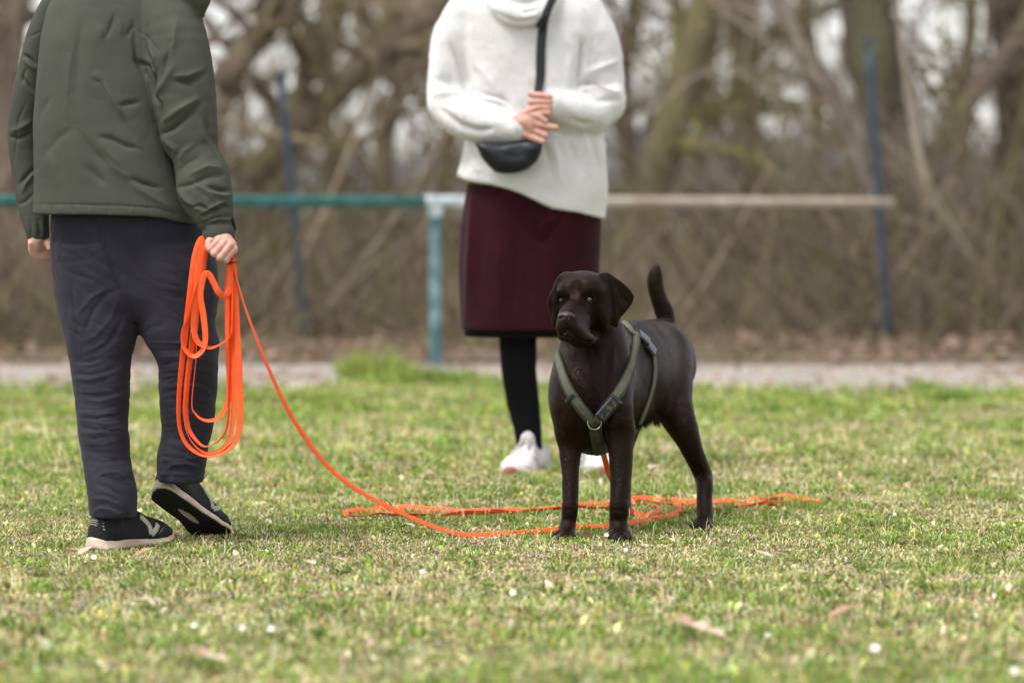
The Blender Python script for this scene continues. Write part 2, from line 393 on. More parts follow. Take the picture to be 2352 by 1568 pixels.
def dog():
    a = R(24); Fw = np.array([-math.sin(a), -math.cos(a), 0]); Lf = np.array([math.cos(a), -math.sin(a), 0]); Up = np.array([0, 0, 1.])
    rot = np.stack([Lf, Fw, Up], 1)
    lo = D3(60, 1560, 9.35); hi = D3(1060, 20, 10.75); lo[1] = 9.45; hi[1] = 10.72; lo[0] -= .01; hi[0] += .03; lo[2] = -.015
    f = Field(lo, hi, .0026)
    # trunk
    f.ell(D3(352, 745, 9.93), (.094, .17, .150), rot, .05)           # chest
    f.ell(D3(352, 655, 9.86), (.090, .115, .118), rot, .05)          # forechest
    f.ell(D3(520, 640, 10.10), (.094, .22, .128), rot, .06)          # ribs
    f.ell(D3(640, 590, 10.28), (.088, .20, .112), rot, .06)          # loin
    f.ell(D3(690, 560, 10.40), (.086, .14, .100), rot, .06)          # croup
    dch(f, [(345, 870, 9.88, 88), (352, 920, 9.92, 52)], .05)          # brisket
    dch(f, [(455, 480, 9.98, 88), (600, 440, 10.22, 82), (700, 455, 10.42, 72)], .05)      # back line
    # shoulders
    dch(f, [(232, 620, 9.90, 78), (222, 800, 9.83, 78), (226, 940, 9.86, 60)], .04, 1.15)
    dch(f, [(455, 620, 9.86, 84), (478, 800, 9.78, 80), (490, 940, 9.81, 68)], .04, 1.2)
    # front legs
    dch(f, [(222, 930, 9.86, 66), (223, 1010, 9.85, 59), (223, 1110, 9.84, 49), (224, 1200, 9.83, 44), (223, 1285, 9.82, 42), (222, 1330, 9.815, 44), (216, 1400, 9.82, 40), (205, 1450, 9.81, 46)], .018)
    dch(f, [(490, 930, 9.80, 75), (491, 1010, 9.79, 67), (492, 1110, 9.78, 60), (492, 1200, 9.77, 55), (487, 1285, 9.76, 51), (484, 1330, 9.755, 53), (480, 1400, 9.76, 48), (482, 1450, 9.75, 54)], .018)
    # front paws with toes
    for (x, y, Y, r) in ((150, 1492, 9.765, 23), (178, 1500, 9.745, 24), (210, 1505, 9.74, 25), (236, 1500, 9.765, 22)):
        dch(f, [(205+(x-205)*.3, 1462, 9.80, 28), (x, y-8, Y, r), (x-6, y+2, Y-.012, r*.72)], .008)
    for (x, y, Y, r) in ((445, 1492, 9.70, 24), (474, 1502, 9.675, 27), (506, 1503, 9.68, 27), (530, 1494, 9.70, 23)):
        dch(f, [(484+(x-484)*.3, 1462, 9.745, 31), (x, y-8, Y, r), (x-4, y+2, Y-.012, r*.72)], .008)
    # near hind leg
    dch(f, [(735, 505, 10.34, 98), (762, 640, 10.28, 106), (772, 760, 10.22, 100), (792, 850, 10.18, 90), (835, 940, 10.18, 74), (868, 1025, 10.19, 57), (905, 1105, 10.21, 50), (928, 1165, 10.22, 50), (936, 1215, 10.19, 45), (936, 1300, 10.16, 43), (936, 1380, 10.13, 45), (928, 1430, 10.10, 42)], .035)
    dch(f, [(955, 1150, 10.245, 20), (960, 1190, 10.24, 18)], .02)
    for (x, y, Y, r) in ((872, 1444, 10.055, 22), (895, 1452, 10.04, 24), (928, 1454, 10.04, 25), (957, 1446, 10.06, 22)):
        dch(f, [(925+(x-925)*.4, 1415, 10.10, 30), (x, y-6, Y, r), (x-6, y+2, Y-.012, r*.7)], .008)
    # far hind leg
    dch(f, [(610, 560, 10.46, 95), (560, 780, 10.38, 85), (520, 930, 10.36, 66), (505, 1050, 10.42, 46), (508, 1150, 10.46, 42), (507, 1250, 10.43, 38), (505, 1380, 10.40, 39), (490, 1425, 10.37, 40)], .03)
    for x in (430, 455, 485, 515): dch(f, [(485, 1415, 10.36, 28), (x, 1450, 10.31, 22)], .008)
    # belly
    dch(f, [(500, 830, 10.02, 92), (600, 770, 10.16, 76), (690, 720, 10.28, 55)], .05)
    # neck
    dch(f, [(352, 640, 9.87, 168), (350, 540, 9.87, 180), (338, 440, 9.86, 160), (318, 330, 9.83, 125)], .03, .75)
    dch(f, [(455, 500, 9.93, 85), (410, 370, 9.89, 80)], .04)
    # tail
    dch(f, [(690, 450, 10.44, 60), (735, 355, 10.46, 46), (722, 295, 10.46, 51), (696, 230, 10.46, 45), (676, 160, 10.46, 44), (674, 110, 10.46, 40), (678, 82, 10.46, 30)], .025)
    # head
    hy = R(14); hf = np.array([-math.sin(hy), -math.cos(hy), -.08]); hf /= np.linalg.norm(hf); hl = np.array([math.cos(hy), -math.sin(hy), 0]); hu = np.cross(hl, hf)*-1
    if hu[2] < 0: hu = -hu
    hr = np.stack([hl, hf, hu], 1)
    f.ell(D3(300, 200, 9.765), (dr(142), .082, dr(112)), hr, .02)
    f.ell(D3(292, 160, 9.73), (dr(112), .05, dr(66)), hr, .03)
    dch(f, [(205, 178, 9.71, 22), (190, 190, 9.712, 18)], .03); dch(f, [(305, 176, 9.70, 24), (345, 186, 9.708, 20)], .03)   # brows
    f.ell(D3(372, 310, 9.76), (dr(78), .06, dr(105)), hr, .03)     # cheeks
    f.ell(D3(205, 310, 9.77), (dr(56), .05, dr(95)), hr, .03)
    f.chain([(*dg(262, 235), 9.685, 34*.4336), (*dg(238, 270), 9.655, 34*.4336), (*dg(212, 305), 9.605, 36*.4336)], .025)     # bridge
    dch(f, [(275, 330, 9.69, 76), (235, 352, 9.635, 66), (212, 362, 9.60, 54)], .03)     # muzzle
    dch(f, [(192, 392, 9.605, 38), (182, 425, 9.625, 25)], .02)     # left flew
    dch(f, [(240, 392, 9.605, 40), (295, 425, 9.65, 38), (325, 432, 9.69, 26)], .02)     # right flew
    dch(f, [(214, 428, 9.622, 27), (240, 442, 9.65, 32), (290, 445, 9.70, 38), (340, 420, 9.76, 45)], .012)    # lower jaw
    def sy(cx, cy):       # depth of the surface seen at a picture position
        for Y in np.arange(9.48, 9.95, .002):
            p = D3(cx, cy, Y); i = np.round((p-f.lo)/f.h).astype(int)
            if f.f[tuple(i)] < 0: return Y
        return 9.75
    def on(pts, off): return [(x, y, sy(x, y)+off, r) for x, y, r in pts]
    # stop, groove between muzzle and cheek, eye sockets, mouth
    dch(f, on([(256, 225, 14), (254, 190, 14), (252, 140, 12)], -.002), .022, op='-')
    dch(f, on([(345, 300, 12), (362, 360, 15), (372, 410, 14)], -.001), .03, op='-')
    dch(f, on([(158, 268, 8), (152, 320, 8)], .0), .02, op='-')
    EY = {}
    for k_, (x, y) in enumerate(((177, 232), (324, 228))):
        dch(f, on([(x-24, y+4, 16), (x, y, 20), (x+26, y+4, 15)], -.003), .016, op='-')
        EY[k_] = sy(x, y)
    dch(f, on([(205, 362, 3), (207, 390, 5)], -.001), .006, op='-')
    dch(f, on([(178, 418, 6), (190, 402, 8), (207, 393, 8), (230, 405, 8), (258, 436, 8), (290, 452, 8), (326, 458, 8)], -.0005), .007, op='-')
    # lids: a low pad with an almond opening
    for k_, (x, y) in enumerate(((177, 232), (324, 228))):
        Y = EY[k_]; w = 17 if k_ else 14
        dch(f, [(x-w, y, Y+.010, 24), (x+w, y, Y+.010, 24)], .010)
        dch(f, [(x-w*.85, y+2, Y-.001, 6), (x-4, y, Y-.003, 10), (x+4, y, Y-.003, 10), (x+w*.85, y+2, Y-.001, 6)], .003, op='-')
        dch(f, [(x-w*.85, y+2, Y+.004, 6), (x, y, Y+.004, 9), (x+w*.85, y+2, Y+.004, 6)], .003, op='-')
    # ears
    def ear(pts, Y0, gx, gz, x0, z0, t, q=0):
        P = [D3(x, y, Y0)[[0, 2]] for x, y in pts]; o = D3(x0, z0, Y0)
        f.poly(P, (Y0, gx, gz, o[0], o[2], q), t, .012, .004)
    ear([(385, 92), (412, 88), (452, 108), (500, 140), (548, 182), (566, 215), (556, 255), (524, 292), (494, 322), (478, 352), (466, 380), (452, 352), (444, 300), (438, 240), (424, 170), (392, 120)], 9.745, .25, -.15, 440, 150, .0055, 3)
    ear([(232, 92), (190, 92), (160, 118), (135, 165), (110, 212), (100, 255), (112, 300), (126, 330), (134, 378), (146, 368), (148, 320), (146, 260), (152, 200), (176, 140), (220, 108)], 9.745, -.3, -.15, 150, 150, .0055, 3)
    dch(f, [(398, 102, 9.748, 12), (425, 116, 9.738, 11), (440, 160, 9.742, 9), (450, 230, 9.747, 8), (458, 300, 9.752, 7), (466, 365, 9.758, 6)], .014)
    dch(f, [(208, 102, 9.748, 12), (180, 117, 9.738, 11), (160, 165, 9.742, 9), (149, 230, 9.747, 8), (145, 320, 9.753, 7), (143, 365, 9.757, 6)], .014)
    V, Q = f.mesh(); V = smooth_mesh(V, Q, 2, .4)
    S = [
        ([(205, 500), (225, 620), (290, 700)], 22, 5), ([(250, 520), (262, 600), (300, 680)], 22, -6), ([(420, 520), (425, 620), (400, 720)], 22, -6), ([(455, 480), (450, 600), (420, 700)], 18, 4),
        ([(300, 480), (330, 600), (345, 720)], 30, 4), ([(330, 470), (380, 560)], 14, -4), ([(210, 470), (235, 540)], 12, -4),
        ([(205, 830), (190, 900), (200, 960)], 20, 4), ([(250, 820), (255, 930), (270, 1000)], 22, -5), ([(420, 830), (415, 930), (418, 1000)], 20, -6), ([(480, 830), (500, 900)], 20, 3),
        ([(560, 480), (590, 600), (600, 720)], 14, -4), ([(590, 460), (620, 560), (630, 700)], 12, 3), ([(610, 450), (645, 560), (650, 680)], 10, -4), ([(640, 620), (600, 780), (570, 900)], 20, -5),
        ([(690, 640), (668, 760), (680, 860)], 22, -6), ([(720, 600), (740, 760)], 40, 4), ([(900, 1100), (935, 1170), (950, 1220)], 9, -3), ([(880, 1160), (925, 1195)], 16, -3),
        ([(640, 330), (700, 345), (755, 380)], 12, -4), ([(540, 345), (600, 350)], 12, 2), ([(500, 350), (545, 380), (575, 420)], 10, -2),
        ([(225, 1210), (225, 1290)], 16, 2), ([(495, 1200), (490, 1290)], 18, 2), ([(440, 1340), (500, 1345)], 12, -2), ([(190, 1340), (240, 1345)], 12, -2),
        ([(358, 250), (352, 330), (330, 400)], 20, -3), ([(230, 255), (195, 275)], 10, -2), ([(285, 265), (310, 300)], 12, -2), ([(430, 150), (448, 250), (458, 340)], 8, -2.5), ([(460, 180), (485, 260), (480, 330)], 12, 2.5), ([(500, 200), (525, 250)], 14, -2),
        ([(112, 230), (128, 320)], 8, -2), ([(255, 120), (258, 190)], 12, -2), ([(355, 205), (365, 235)], 9, -2),
        ([(162, 1470), (165, 1510)], 4, -3), ([(193, 1475), (194, 1515)], 4, -3), ([(223, 1475), (224, 1512)], 4, -3), ([(459, 1470), (459, 1512)], 4, -3), ([(490, 1475), (490, 1515)], 4, -3), ([(518, 1472), (519, 1512)], 4, -3),
        ([(884, 1430), (882, 1465)], 4, -3), ([(911, 1432), (911, 1468)], 4, -3), ([(942, 1432), (943, 1466)], 4, -3)]
    V = sculpt(V, Q, S, dg, .4336)
    N = vnorm(V, Q); V = V+N*(vnoise(V, 22, 3)*.0016+vnoise(V, 55, 4)*.0006)[:, None]
    base = D3(470, 1480, 9.95); base[2] = 0
    body = mk('dog', V, Q, M_coat, base=base)
    tag(body, 'chocolate brown dog in an olive harness standing on the grass, looking left', 'dog')
    # eyes
    M_iris = M('dog_iris', (.17, .13, .055), (.10, .075, .03), rough=.15, scale=300, spec=.6, coat=.6)
    M_ball = M('dog_eyeball', (.03, .018, .012), rough=.15, spec=.6, coat=.6)
    M_pup = M('dog_pupil', (.004, .004, .004), rough=.08, spec=.7, coat=.8)
    for k_, (x, y) in enumerate(((177, 232), (324, 228))):
        Y = EY[k_]+.0125; g = Field(D3(x, y, Y)-.02, D3(x, y, Y)+.02, .0012); dch(g, [(x, y, Y, 25)], .001); v, q = g.mesh(); e = mk('eye', v, q, M_ball, body)
        c = D3(x-1, y, Y); c[1] -= dr(25)-.0006; g = Field(c-.009, c+.009, .0006); g.ell(c, (.0050, .0014, .0050), None, .001); v, q = g.mesh(); mk('iris', v, q, M_iris, e)
        c = D3(x-1, y, Y); c[1] -= dr(25)+.0003; g = Field(c-.008, c+.008, .0006); g.ell(c, (.0023, .0014, .0023), None, .001); v, q = g.mesh(); mk('pupil', v, q, M_pup, e)
    for (x, y) in ((177, 231), (324, 227)): pass
    g = Field(D3(202, 322, 9.565)-.032, D3(202, 322, 9.565)+.032, .0013)
    ns = sy(202, 322); g = Field(D3(202, 322, ns)-.032, D3(202, 322, ns)+.032, .0010)
    g.ell(D3(202, 315, ns+.008), (dr(41), .017, dr(21)), None, .01); dch(g, [(202, 330, ns+.004, 20), (204, 352, ns+.005, 9)], .010)
    dch(g, [(176, 328, ns+.004, 16)], .008); dch(g, [(230, 328, ns+.004, 16)], .008)
    dch(g, [(181, 324, ns-.008, 8), (170, 331, ns+.000, 7)], .005, op='-'); dch(g, [(224, 325, ns-.008, 9), (237, 333, ns+.000, 7)], .005, op='-')
    dch(g, [(203, 325, ns-.007, 2), (204, 355, ns-.003, 3)], .005, op='-')
    v, q = g.mesh(); mk('nose', v, q, M_nose, body)
    ls = sy(207, 410)+.004; g = Field(D3(205, 412, ls)-.03, D3(205, 412, ls)+.03, .0014); dch(g, [(197, 413, ls+.001, 6), (208, 410, ls+.001, 8), (220, 414, ls+.001, 6)], .006); v, q = g.mesh()
    mk('lip', v, q, M('lip_skin', (.05, .022, .02), rough=.45), body)
    tree = bvh(V, Q)
    # short fur lying along the body
    n = 230000; fi = RS.randint(0, len(Q), n); fv = V[Q[fi]]; w = RS.dirichlet((1, 1, 1, 1), n); P = (fv*w[..., None]).sum(1); Nn = N[Q[fi, 0]]
    A = np.zeros((n, 3)); A[:] = -Fw*.8+np.array([0, 0, -.5]); legs = P[:, 2] < .26; A[legs] = (0, .15, -1)
    hd = (P[:, 2] > D3(0, 440, 9.8)[2]) & (P[:, 1] < 9.84); A[hd] = hf*-1+np.array([0, 0, -.1]); tl = (P[:, 1] > 10.38) & (P[:, 2] > D3(0, 330, 10.4)[2]); A[tl] = (.15, .1, 1.0)
    A = A-(A*Nn).sum(1, keepdims=True)*Nn; A /= np.linalg.norm(A, axis=1, keepdims=True)+1e-6
    L = RS.uniform(.005, .010, n)*np.where(hd, .3, 1)*np.where(legs & (P[:, 2] < .12), .55, 1); L = L*np.where(tl, 1.7, 1)
    jit = RS.normal(0, .13, (n, 3)); d = A+Nn*RS.uniform(.04, .20, (n, 1))+jit; d /= np.linalg.norm(d, axis=1, keepdims=True)
    face = (P[:, 1] < 9.66) & hd; keep = ~((face) & (np.abs(P[:, 2]-D3(0, 325, 9.58)[2]) < .016)); 
    for (x, y, Y) in ((177, 233, 9.69), (324, 229, 9.69)): keep &= ~((P[:, 1] < 9.75) & (np.linalg.norm((P-D3(x, y, Y))[:, [0, 2]], axis=1) < .014))
    S_ = np.cross(d, Nn); S_ /= np.linalg.norm(S_, axis=1, keepdims=True)+1e-6
    P, Nn, d, S_, L = [z[keep] for z in (P, Nn, d, S_, L)]; n = len(P)
    fw = .00035; v = np.stack([P-S_*fw-Nn*.001, P+S_*fw-Nn*.001, P+d*L[:, None]], 1).reshape(-1, 3); t = np.arange(n*3).reshape(-1, 3)
    # longer fringe under the belly and behind the thigh
    fr = []
    for _ in range(420):
        u = random.random(); x = 568+u*95; y = 925-u*95+random.uniform(-14, 6); Y = 9.92+u*.2
        h = tree.find_nearest(Vector(D3(x, y, Y))); p = np.array(h[0]); dd = np.array([random.uniform(.1, .9), .2, -random.uniform(.4, 1.0)]); dd /= np.linalg.norm(dd); l = random.uniform(.012, .03)
        s = np.array([.0006, 0, .0003]); fr += [p-s, p+s, p+dd*l]
    for _ in range(120):
        x = random.uniform(665, 700); y = 820+ (x-665)*1.2; h = tree.find_nearest(Vector(D3(x, y, 10.2))); p = np.array(h[0]); l = random.uniform(.012, .028); s = np.array([.0006, 0, 0]); fr += [p-s, p+s, p+np.array([random.uniform(-.1, .5), 0, -1])*l]
    fr = np.array(fr); t = np.concatenate([t, np.arange(len(fr)).reshape(-1, 3)+len(v)]); v = np.concatenate([v, fr])
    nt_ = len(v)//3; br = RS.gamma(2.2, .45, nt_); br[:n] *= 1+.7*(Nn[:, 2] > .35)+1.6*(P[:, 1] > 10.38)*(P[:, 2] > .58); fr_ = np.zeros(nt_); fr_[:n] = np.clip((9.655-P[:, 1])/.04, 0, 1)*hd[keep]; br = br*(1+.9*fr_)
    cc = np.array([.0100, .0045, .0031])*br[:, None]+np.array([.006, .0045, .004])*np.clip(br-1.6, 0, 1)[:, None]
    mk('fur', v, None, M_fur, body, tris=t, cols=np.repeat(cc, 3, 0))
    # whiskers skipped; harness
    M_web = M('olive_webbing', (.085, .090, .058), (.115, .12, .08), rough=.8, scale=60, bump=.6, bscale=900)
    M_pad = M('dark_olive_padding', (.034, .037, .022), (.05, .053, .032), rough=.9, scale=60, bump=.5, bscale=500)
    M_blk = M('black_plastic', (.012, .013, .016), rough=.35, spec=.5)
    M_buck = M('slate_plastic', (.05, .065, .085), rough=.35, spec=.5)
    pl = [(205, 445, 9.98), (160, 500, 9.92), (165, 560), (192, 650), (232, 735), (285, 810), (348, 880)]
    pr = [(548, 452, 10.0), (560, 500), (548, 570), (520, 650), (478, 730), (425, 800), (365, 872)]
    def conf(pts, *a): return conform(tree, [(*dg(p[0], p[1]),)+tuple(p[2:]) for p in pts], *a)
    hv, hq = join([conf(pl, .030, .003, .003), conf(pr, .030, .003, .003), conf([(352, 868), (360, 930), (372, 985), (385, 1030, 9.86), (400, 1000, 9.98)], .036, .003, .004)])
    harness = mk('harness', hv, hq, M_pad, body)
    tag(harness, 'olive green webbing harness with black buckle')
    def off(P, dx): return [(p[0]+dx,)+tuple(p[1:]) for p in P]
    wv, wq = join([conf(off(pl, 3), .0195, .0065, .0015), conf(off(pr, -3), .0195, .0065, .0015)]); mk('webbing', wv, wq, M_web, harness)
    wv, wq = conf([(354, 890), (362, 930), (374, 975)], .016, .0085, .0015); mk('tab', wv, wq, M_pad, harness)
    sv, sq = join([conf([(505, 385, 10.1), (545, 402), (575, 418), (610, 450)], .018, .003, .003), conf([(652, 505), (668, 560), (668, 640), (650, 720), (620, 810), (585, 890), (540, 930, 10.02)], .016, .003, .003)])
    mk('girth_strap', sv, sq, M_web, harness)
    bv, bq = join([conf([(578, 420), (605, 440), (628, 462)], .026, .004, .008), conf([(622, 470), (640, 492), (658, 518)], .026, .004, .008), conf([(600, 445), (625, 470), (640, 490)], .010, .004, .007)]); mk('buckle', bv, bq, M_buck, harness)
    sv, sq = conf([(210, 770), (228, 750), (252, 728)], .010, .0075, .003); mk('slider', sv, sq, M_blk, harness)
    # ring
    c = cast(tree, *dg(352, 872))[0]+np.array([0, -.012, -.004]); th = np.linspace(0, 2*math.pi, 33)[:-1]
    ring = np.stack([c[0]+.0175*np.cos(th), c[1]+.004*np.sin(th), c[2]+.0175*np.sin(th)], 1); ring = np.concatenate([ring, ring[:1]])
    rv, rq = tubes(ring[None], np.full((1, 33), .0018), 8); mk('ring', rv, rq, M('brass_metal', (.30, .30, .20), rough=.35, metal=.8), harness)
    # tracker box on the viewer's right strap
    p0 = cast(tree, *dg(392, 848))[0]; p1 = cast(tree, *dg(478, 752))[0]; cen, nn = cast(tree, *dg(436, 800)); nn = np.array([-.12, -.98, -.05])
    ax = p1-p0; ln = np.linalg.norm(ax); ax /= ln; bx = np.cross(ax, nn); bx /= np.linalg.norm(bx); nz = np.cross(bx, ax); nz = nz if nz[1] < 0 else -nz
    cc = (p0+p1)/2+nz*.016
    v, q = box(cc, [ax, bx, nz], (ln/2+.004, .0165, .0075), .004); tr = mk('tracker_case', v, q, M_blk, harness)
    v, q = box(cc+nz*.0076-bx*.001, [ax, bx, nz], (ln/2-.004, .0115, .0012), .001); mk('dirty_face', v, q, M('muddy_plastic', (.02, .022, .02), (.12, .085, .06), rough=.6, scale=110, bump=.4, bscale=400, lo=.5, hi=.6), tr)
    sgn = 1 if bx[2] < 0 else -1
    v, q = box(cc-bx*sgn*.0135+nz*.0070, [ax, bx, nz], (ln/2-.002, .0016, .0016), .0008); mk('trim', v, q, M('violet_trim', (.22, .20, .42), rough=.4), tr)
    return body, tree
dog_o, dog_tree = dog()
#PART3
# ------------------------------------------------------------------ people
M_skin = M('skin', (.60, .35, .28), (.50, .25, .19), rough=.5, scale=35, bump=.25, bscale=350, spec=.4)
M_skin.node_tree.nodes['Principled BSDF'].inputs['Subsurface Weight'].default_value = .12 if 'Principled BSDF' in M_skin.node_tree.nodes else 0
M_hair1 = M('dark_hair', (.03, .02, .014), (.06, .04, .028), rough=.5, scale=60, stretch=(1, 1, .1), bump=.6, bscale=200)
M_hair2 = M('brown_hair', (.10, .055, .03), (.16, .09, .05), rough=.45, scale=60, stretch=(1, 1, .1), bump=.6, bscale=200)
def head(c, yaw, k=1.0):
    """a head with a face: returns (V, Q) of skin and (V, Q) of hair; c is the centre of the skull"""
    c = np.array(c, float); fd = np.array([math.sin(yaw), math.cos(yaw), 0]); sd_ = np.array([math.cos(yaw), -math.sin(yaw), 0]); up = np.array([0, 0, 1.])
    rot = np.stack([sd_, fd, up], 1)
    P = lambda a, b, z: c+(sd_*a+fd*b+up*z)*k
    f = Field(c-np.array([.14, .14, .19])*k, c+np.array([.14, .14, .15])*k, .004)
    f.ell(P(0, -.01, .03), np.array([.075, .095, .088])*k, rot, .02); f.ell(P(0, .028, -.045), np.array([.055, .062, .072])*k, rot, .03)
    f.cone(P(0, .085, -.092), P(0, .06, -.095), .018*k, .02*k, .02)
    f.cone(P(0, .092, .012), P(0, .112, -.028), .008*k, .013*k, .012); f.cone(P(-.014, .098, -.034), P(.014, .098, -.034), .008*k, .008*k, .01)
    for s in (-1, 1):
        f.ell(P(.031*s, .094, .008), np.array([.017, .014, .011])*k, rot, .012, '-'); f.ell(P(.031*s, .076, .006), np.array([.0135, .0135, .0135])*k, rot, .004)
        f.cone(P(.018*s, .092, .028), P(.046*s, .080, .026), .006*k, .005*k, .012)
        f.ell(P(.076*s, -.005, -.005), np.array([.008, .019, .032])*k, rot, .006); f.ell(P(.082*s, .0, -.003), np.array([.004, .010, .018])*k, rot, .004, '-')
    f.cone(P(-.020, .091, -.058), P(.020, .091, -.058), .0065*k, .0065*k, .008); f.cone(P(-.018, .091, -.068), P(.018, .091, -.068), .0075*k, .0075*k, .006)
    f.cone(P(-.024, .100, -.0625), P(.024, .100, -.0625), .0015*k, .0015*k, .003, op='-')
    f.cone(P(0, -.02, -.06), P(0, -.03, -.20), .055*k, .056*k, .03)
    skin = f.mesh()
    g = Field(c-np.array([.14, .16, .19])*k, c+np.array([.14, .14, .15])*k, .005)
    g.ell(P(0, -.016, .036), np.array([.084, .102, .094])*k, rot, .02); g.cone(P(0, -.06, -.03), P(0, -.06, -.07), .06*k, .04*k, .03)
    g.cone(P(0, -.055, -.05), P(0, -.06, -.11), .062*k, .05*k, .03); g.ell(P(0, .095, -.02), np.array([.066, .06, .088])*k, rot, .012, '-')
    hv, hq = g.mesh(); hv = hv+vnorm(hv, hq)*(vnoise(hv*np.array([1, 1, .3]), 110, 2)*.003)[:, None]
    return skin, (hv, hq)
def finger(f, pts, k=.003): f.chain(pts, k)

# shoe: length along +x, sole at z = 0
def shoe(base, fwd, up, side, M_up, M_sole, M_out, M_stripe, parent, L=.29, Wd=.10, laces=False, stripes=True, sockM=None):
    A = np.array([fwd, side, up]); tr = lambda V: V@A+np.array(base)
    half = lambda x: np.interp(x, [-.145, -.12, -.06, 0, .06, .10, .13, .147], [.022, .034, .036, .036, .047, .046, .036, .018])*Wd/.10
    cyo = lambda x: np.interp(x, [-.145, 0, .08, .147], [0, -.002, .003, -.006])
    sc = L/.29
    f = Field((-.17, -.07, -.02), (.17, .07, .20), .003); sl, X, Y, Z = f.blk((-1,)*3, (1,)*3)
    x = X[:, 0, 0]; hw = half(x)[:, None, None]; cy = cyo(x)[:, None, None]
    th = np.interp(x, [-.15, -.12, -.05, .03, .10, .15], [.034, .036, .034, .028, .024, .026])[:, None, None]
    toe = np.interp(x, [-.15, -.12, .07, .12, .15], [.010, .0, .0, .006, .018])[:, None, None]
    ends = np.maximum(np.abs(X)-.146, 0)
    fl = .004*np.cos(np.clip((Z-toe)/th, 0, 1)*3)
    d = -smin(-(np.abs(Y-cy)-hw-fl+ends*0), -(np.abs(X)-.147+0*Y), .03); dz = np.maximum(Z-toe-th, toe+.004-Z)
    d1 = -smin(-(d+0*dz), -(dz+0*d), .008); f.f[:] = d1; v, q = f.mesh(); sole = mk('sole', tr(v*sc), q, M_sole, parent)
    d2 = np.maximum(d+.003, np.maximum(Z-toe-.006, toe-Z)); d2 = np.maximum(d2, -((np.sqrt(((X+.005)/.045)**2+((Y-.002)/.010)**2)-1)*.01)-0*Z); f.f[:] = d2; v, q = f.mesh(); mk('tread', tr(v*sc), q, M_out, sole)
    top = np.interp(x, [-.15, -.135, -.10, -.055, .0, .05, .10, .135, .15], [.085, .100, .092, .078, .105, .080, .064, .050, .035])[:, None, None]
    w2 = np.interp(x, [-.15, -.12, 0, .07, .12, .147], [.92, .92, .95, .98, .98, .9])[:, None, None]
    tz = np.clip((Z-toe-th)/(top-th), 0, 1)
    d = np.abs(Y-cy)-hw*w2*(1-.42*tz**1.6); d = -smin(-(d+0*Z), -(np.abs(X+.0)-.140-.0*Z+.01*tz), .03); d = -smin(-d, -(Z-top+0*d), .022); d = np.maximum(d, toe+th-.006-Z)
    f.f[:] = d
    if not laces: f.cone((-.078, 0, .06), (-.074, 0, .128), .036, .032, .02)
    if laces: f.ell((.0, 0, .105), (.03, .022, .03), None, .012)
    v, q = f.mesh(); upp = mk('upper', tr(v*sc), q, M_up, parent); up_local = (v, q)
    tree = bvh(v, q)
    def strap(pts, w, lift, name, mat, par):
        P = cr([np.array(tree.find_nearest(Vector(p))[0]) for p in pts], 6); N = np.array([np.array(tree.find_nearest(Vector(p))[1]) for p in P]); T = np.gradient(P, axis=0); T /= np.linalg.norm(T, axis=1, keepdims=True)+1e-9
        rv, rq = ribbon(P+N*lift, np.cross(T, N), w, .0016); mk(name, tr(rv*sc), rq, mat, par)
    if stripes:
        for s in (-1, 1):
            strap([(.015, .06*s, .095), (.035, .065*s, .065), (.035, .07*s, .035)], .014, .001, 'stripe', M_stripe, upp)
            strap([(.075, .06*s, .070), (.055, .065*s, .052), (.035, .07*s, .035)], .014, .0014, 'stripe', M_stripe, upp)
        for z in (.088, .078, .070): strap([(-.13, -.045, z-.008), (-.155, 0, z+.006), (-.13, .045, z-.008)], .0018, .0006, 'piping', M_stripe, upp)
    if laces:
        for i in range(5):
            xx = .02+.018*i; zz = .115-.009*i; strap([(xx, -.024, zz-.02), (xx+.004, 0, zz+.02), (xx, .024, zz-.02)], .007, .001, 'lace', M_stripe, upp)
    return upp

def frame(yaw, pitch, roll=0):    # forward direction in plan measured from +Y towards +X
    f = np.array([math.sin(yaw)*math.cos(pitch), math.cos(yaw)*math.cos(pitch), math.sin(pitch)]); s = np.array([-math.cos(yaw), math.sin(yaw), 0.])
    u = np.cross(f, s); u = u if u[2] > 0 else -u
    c, q = math.cos(roll), math.sin(roll); return f, u*c+s*q, s*c-u*q

# ============ man with his back to us
M_jack = M('grey_green_shell', (.057, .061, .049), (.068, .071, .058), rough=.8, scale=9, bump=.25, bscale=900, spec=.16, bdist=.001)
M_seam = M('jacket_trim', (.03, .033, .027), rough=.7)
M_trou = M('charcoal_cotton', (.022, .0205, .030), (.031, .0290, .041), rough=.85, scale=14, bump=.35, bscale=700, spec=.15, sheen=.05, bdist=.0015)
M_dark = M('black_fabric', (.008, .008, .010), (.014, .014, .018), rough=.75, scale=60, bump=.4, bscale=900, spec=.3)
M_cream = M('cream_rubber', (.72, .60, .48), (.60, .47, .36), rough=.6, scale=40, bump=.2, bscale=200, c3=(.50, .36, .26), scale3=9)
M_out = M('black_rubber', (.006, .006, .007), rough=.7)
M_grey = M('pale_grey_suede', (.42, .40, .35), (.34, .32, .28), rough=.8, scale=80)
def c5(x, y): return .3984*x, .3984*y
def c6(x, y): return 91.9+.3867*x, 477.8+.3867*y
def c7(x, y): return 183.75+.15625*x, 1047.4+.15625*y
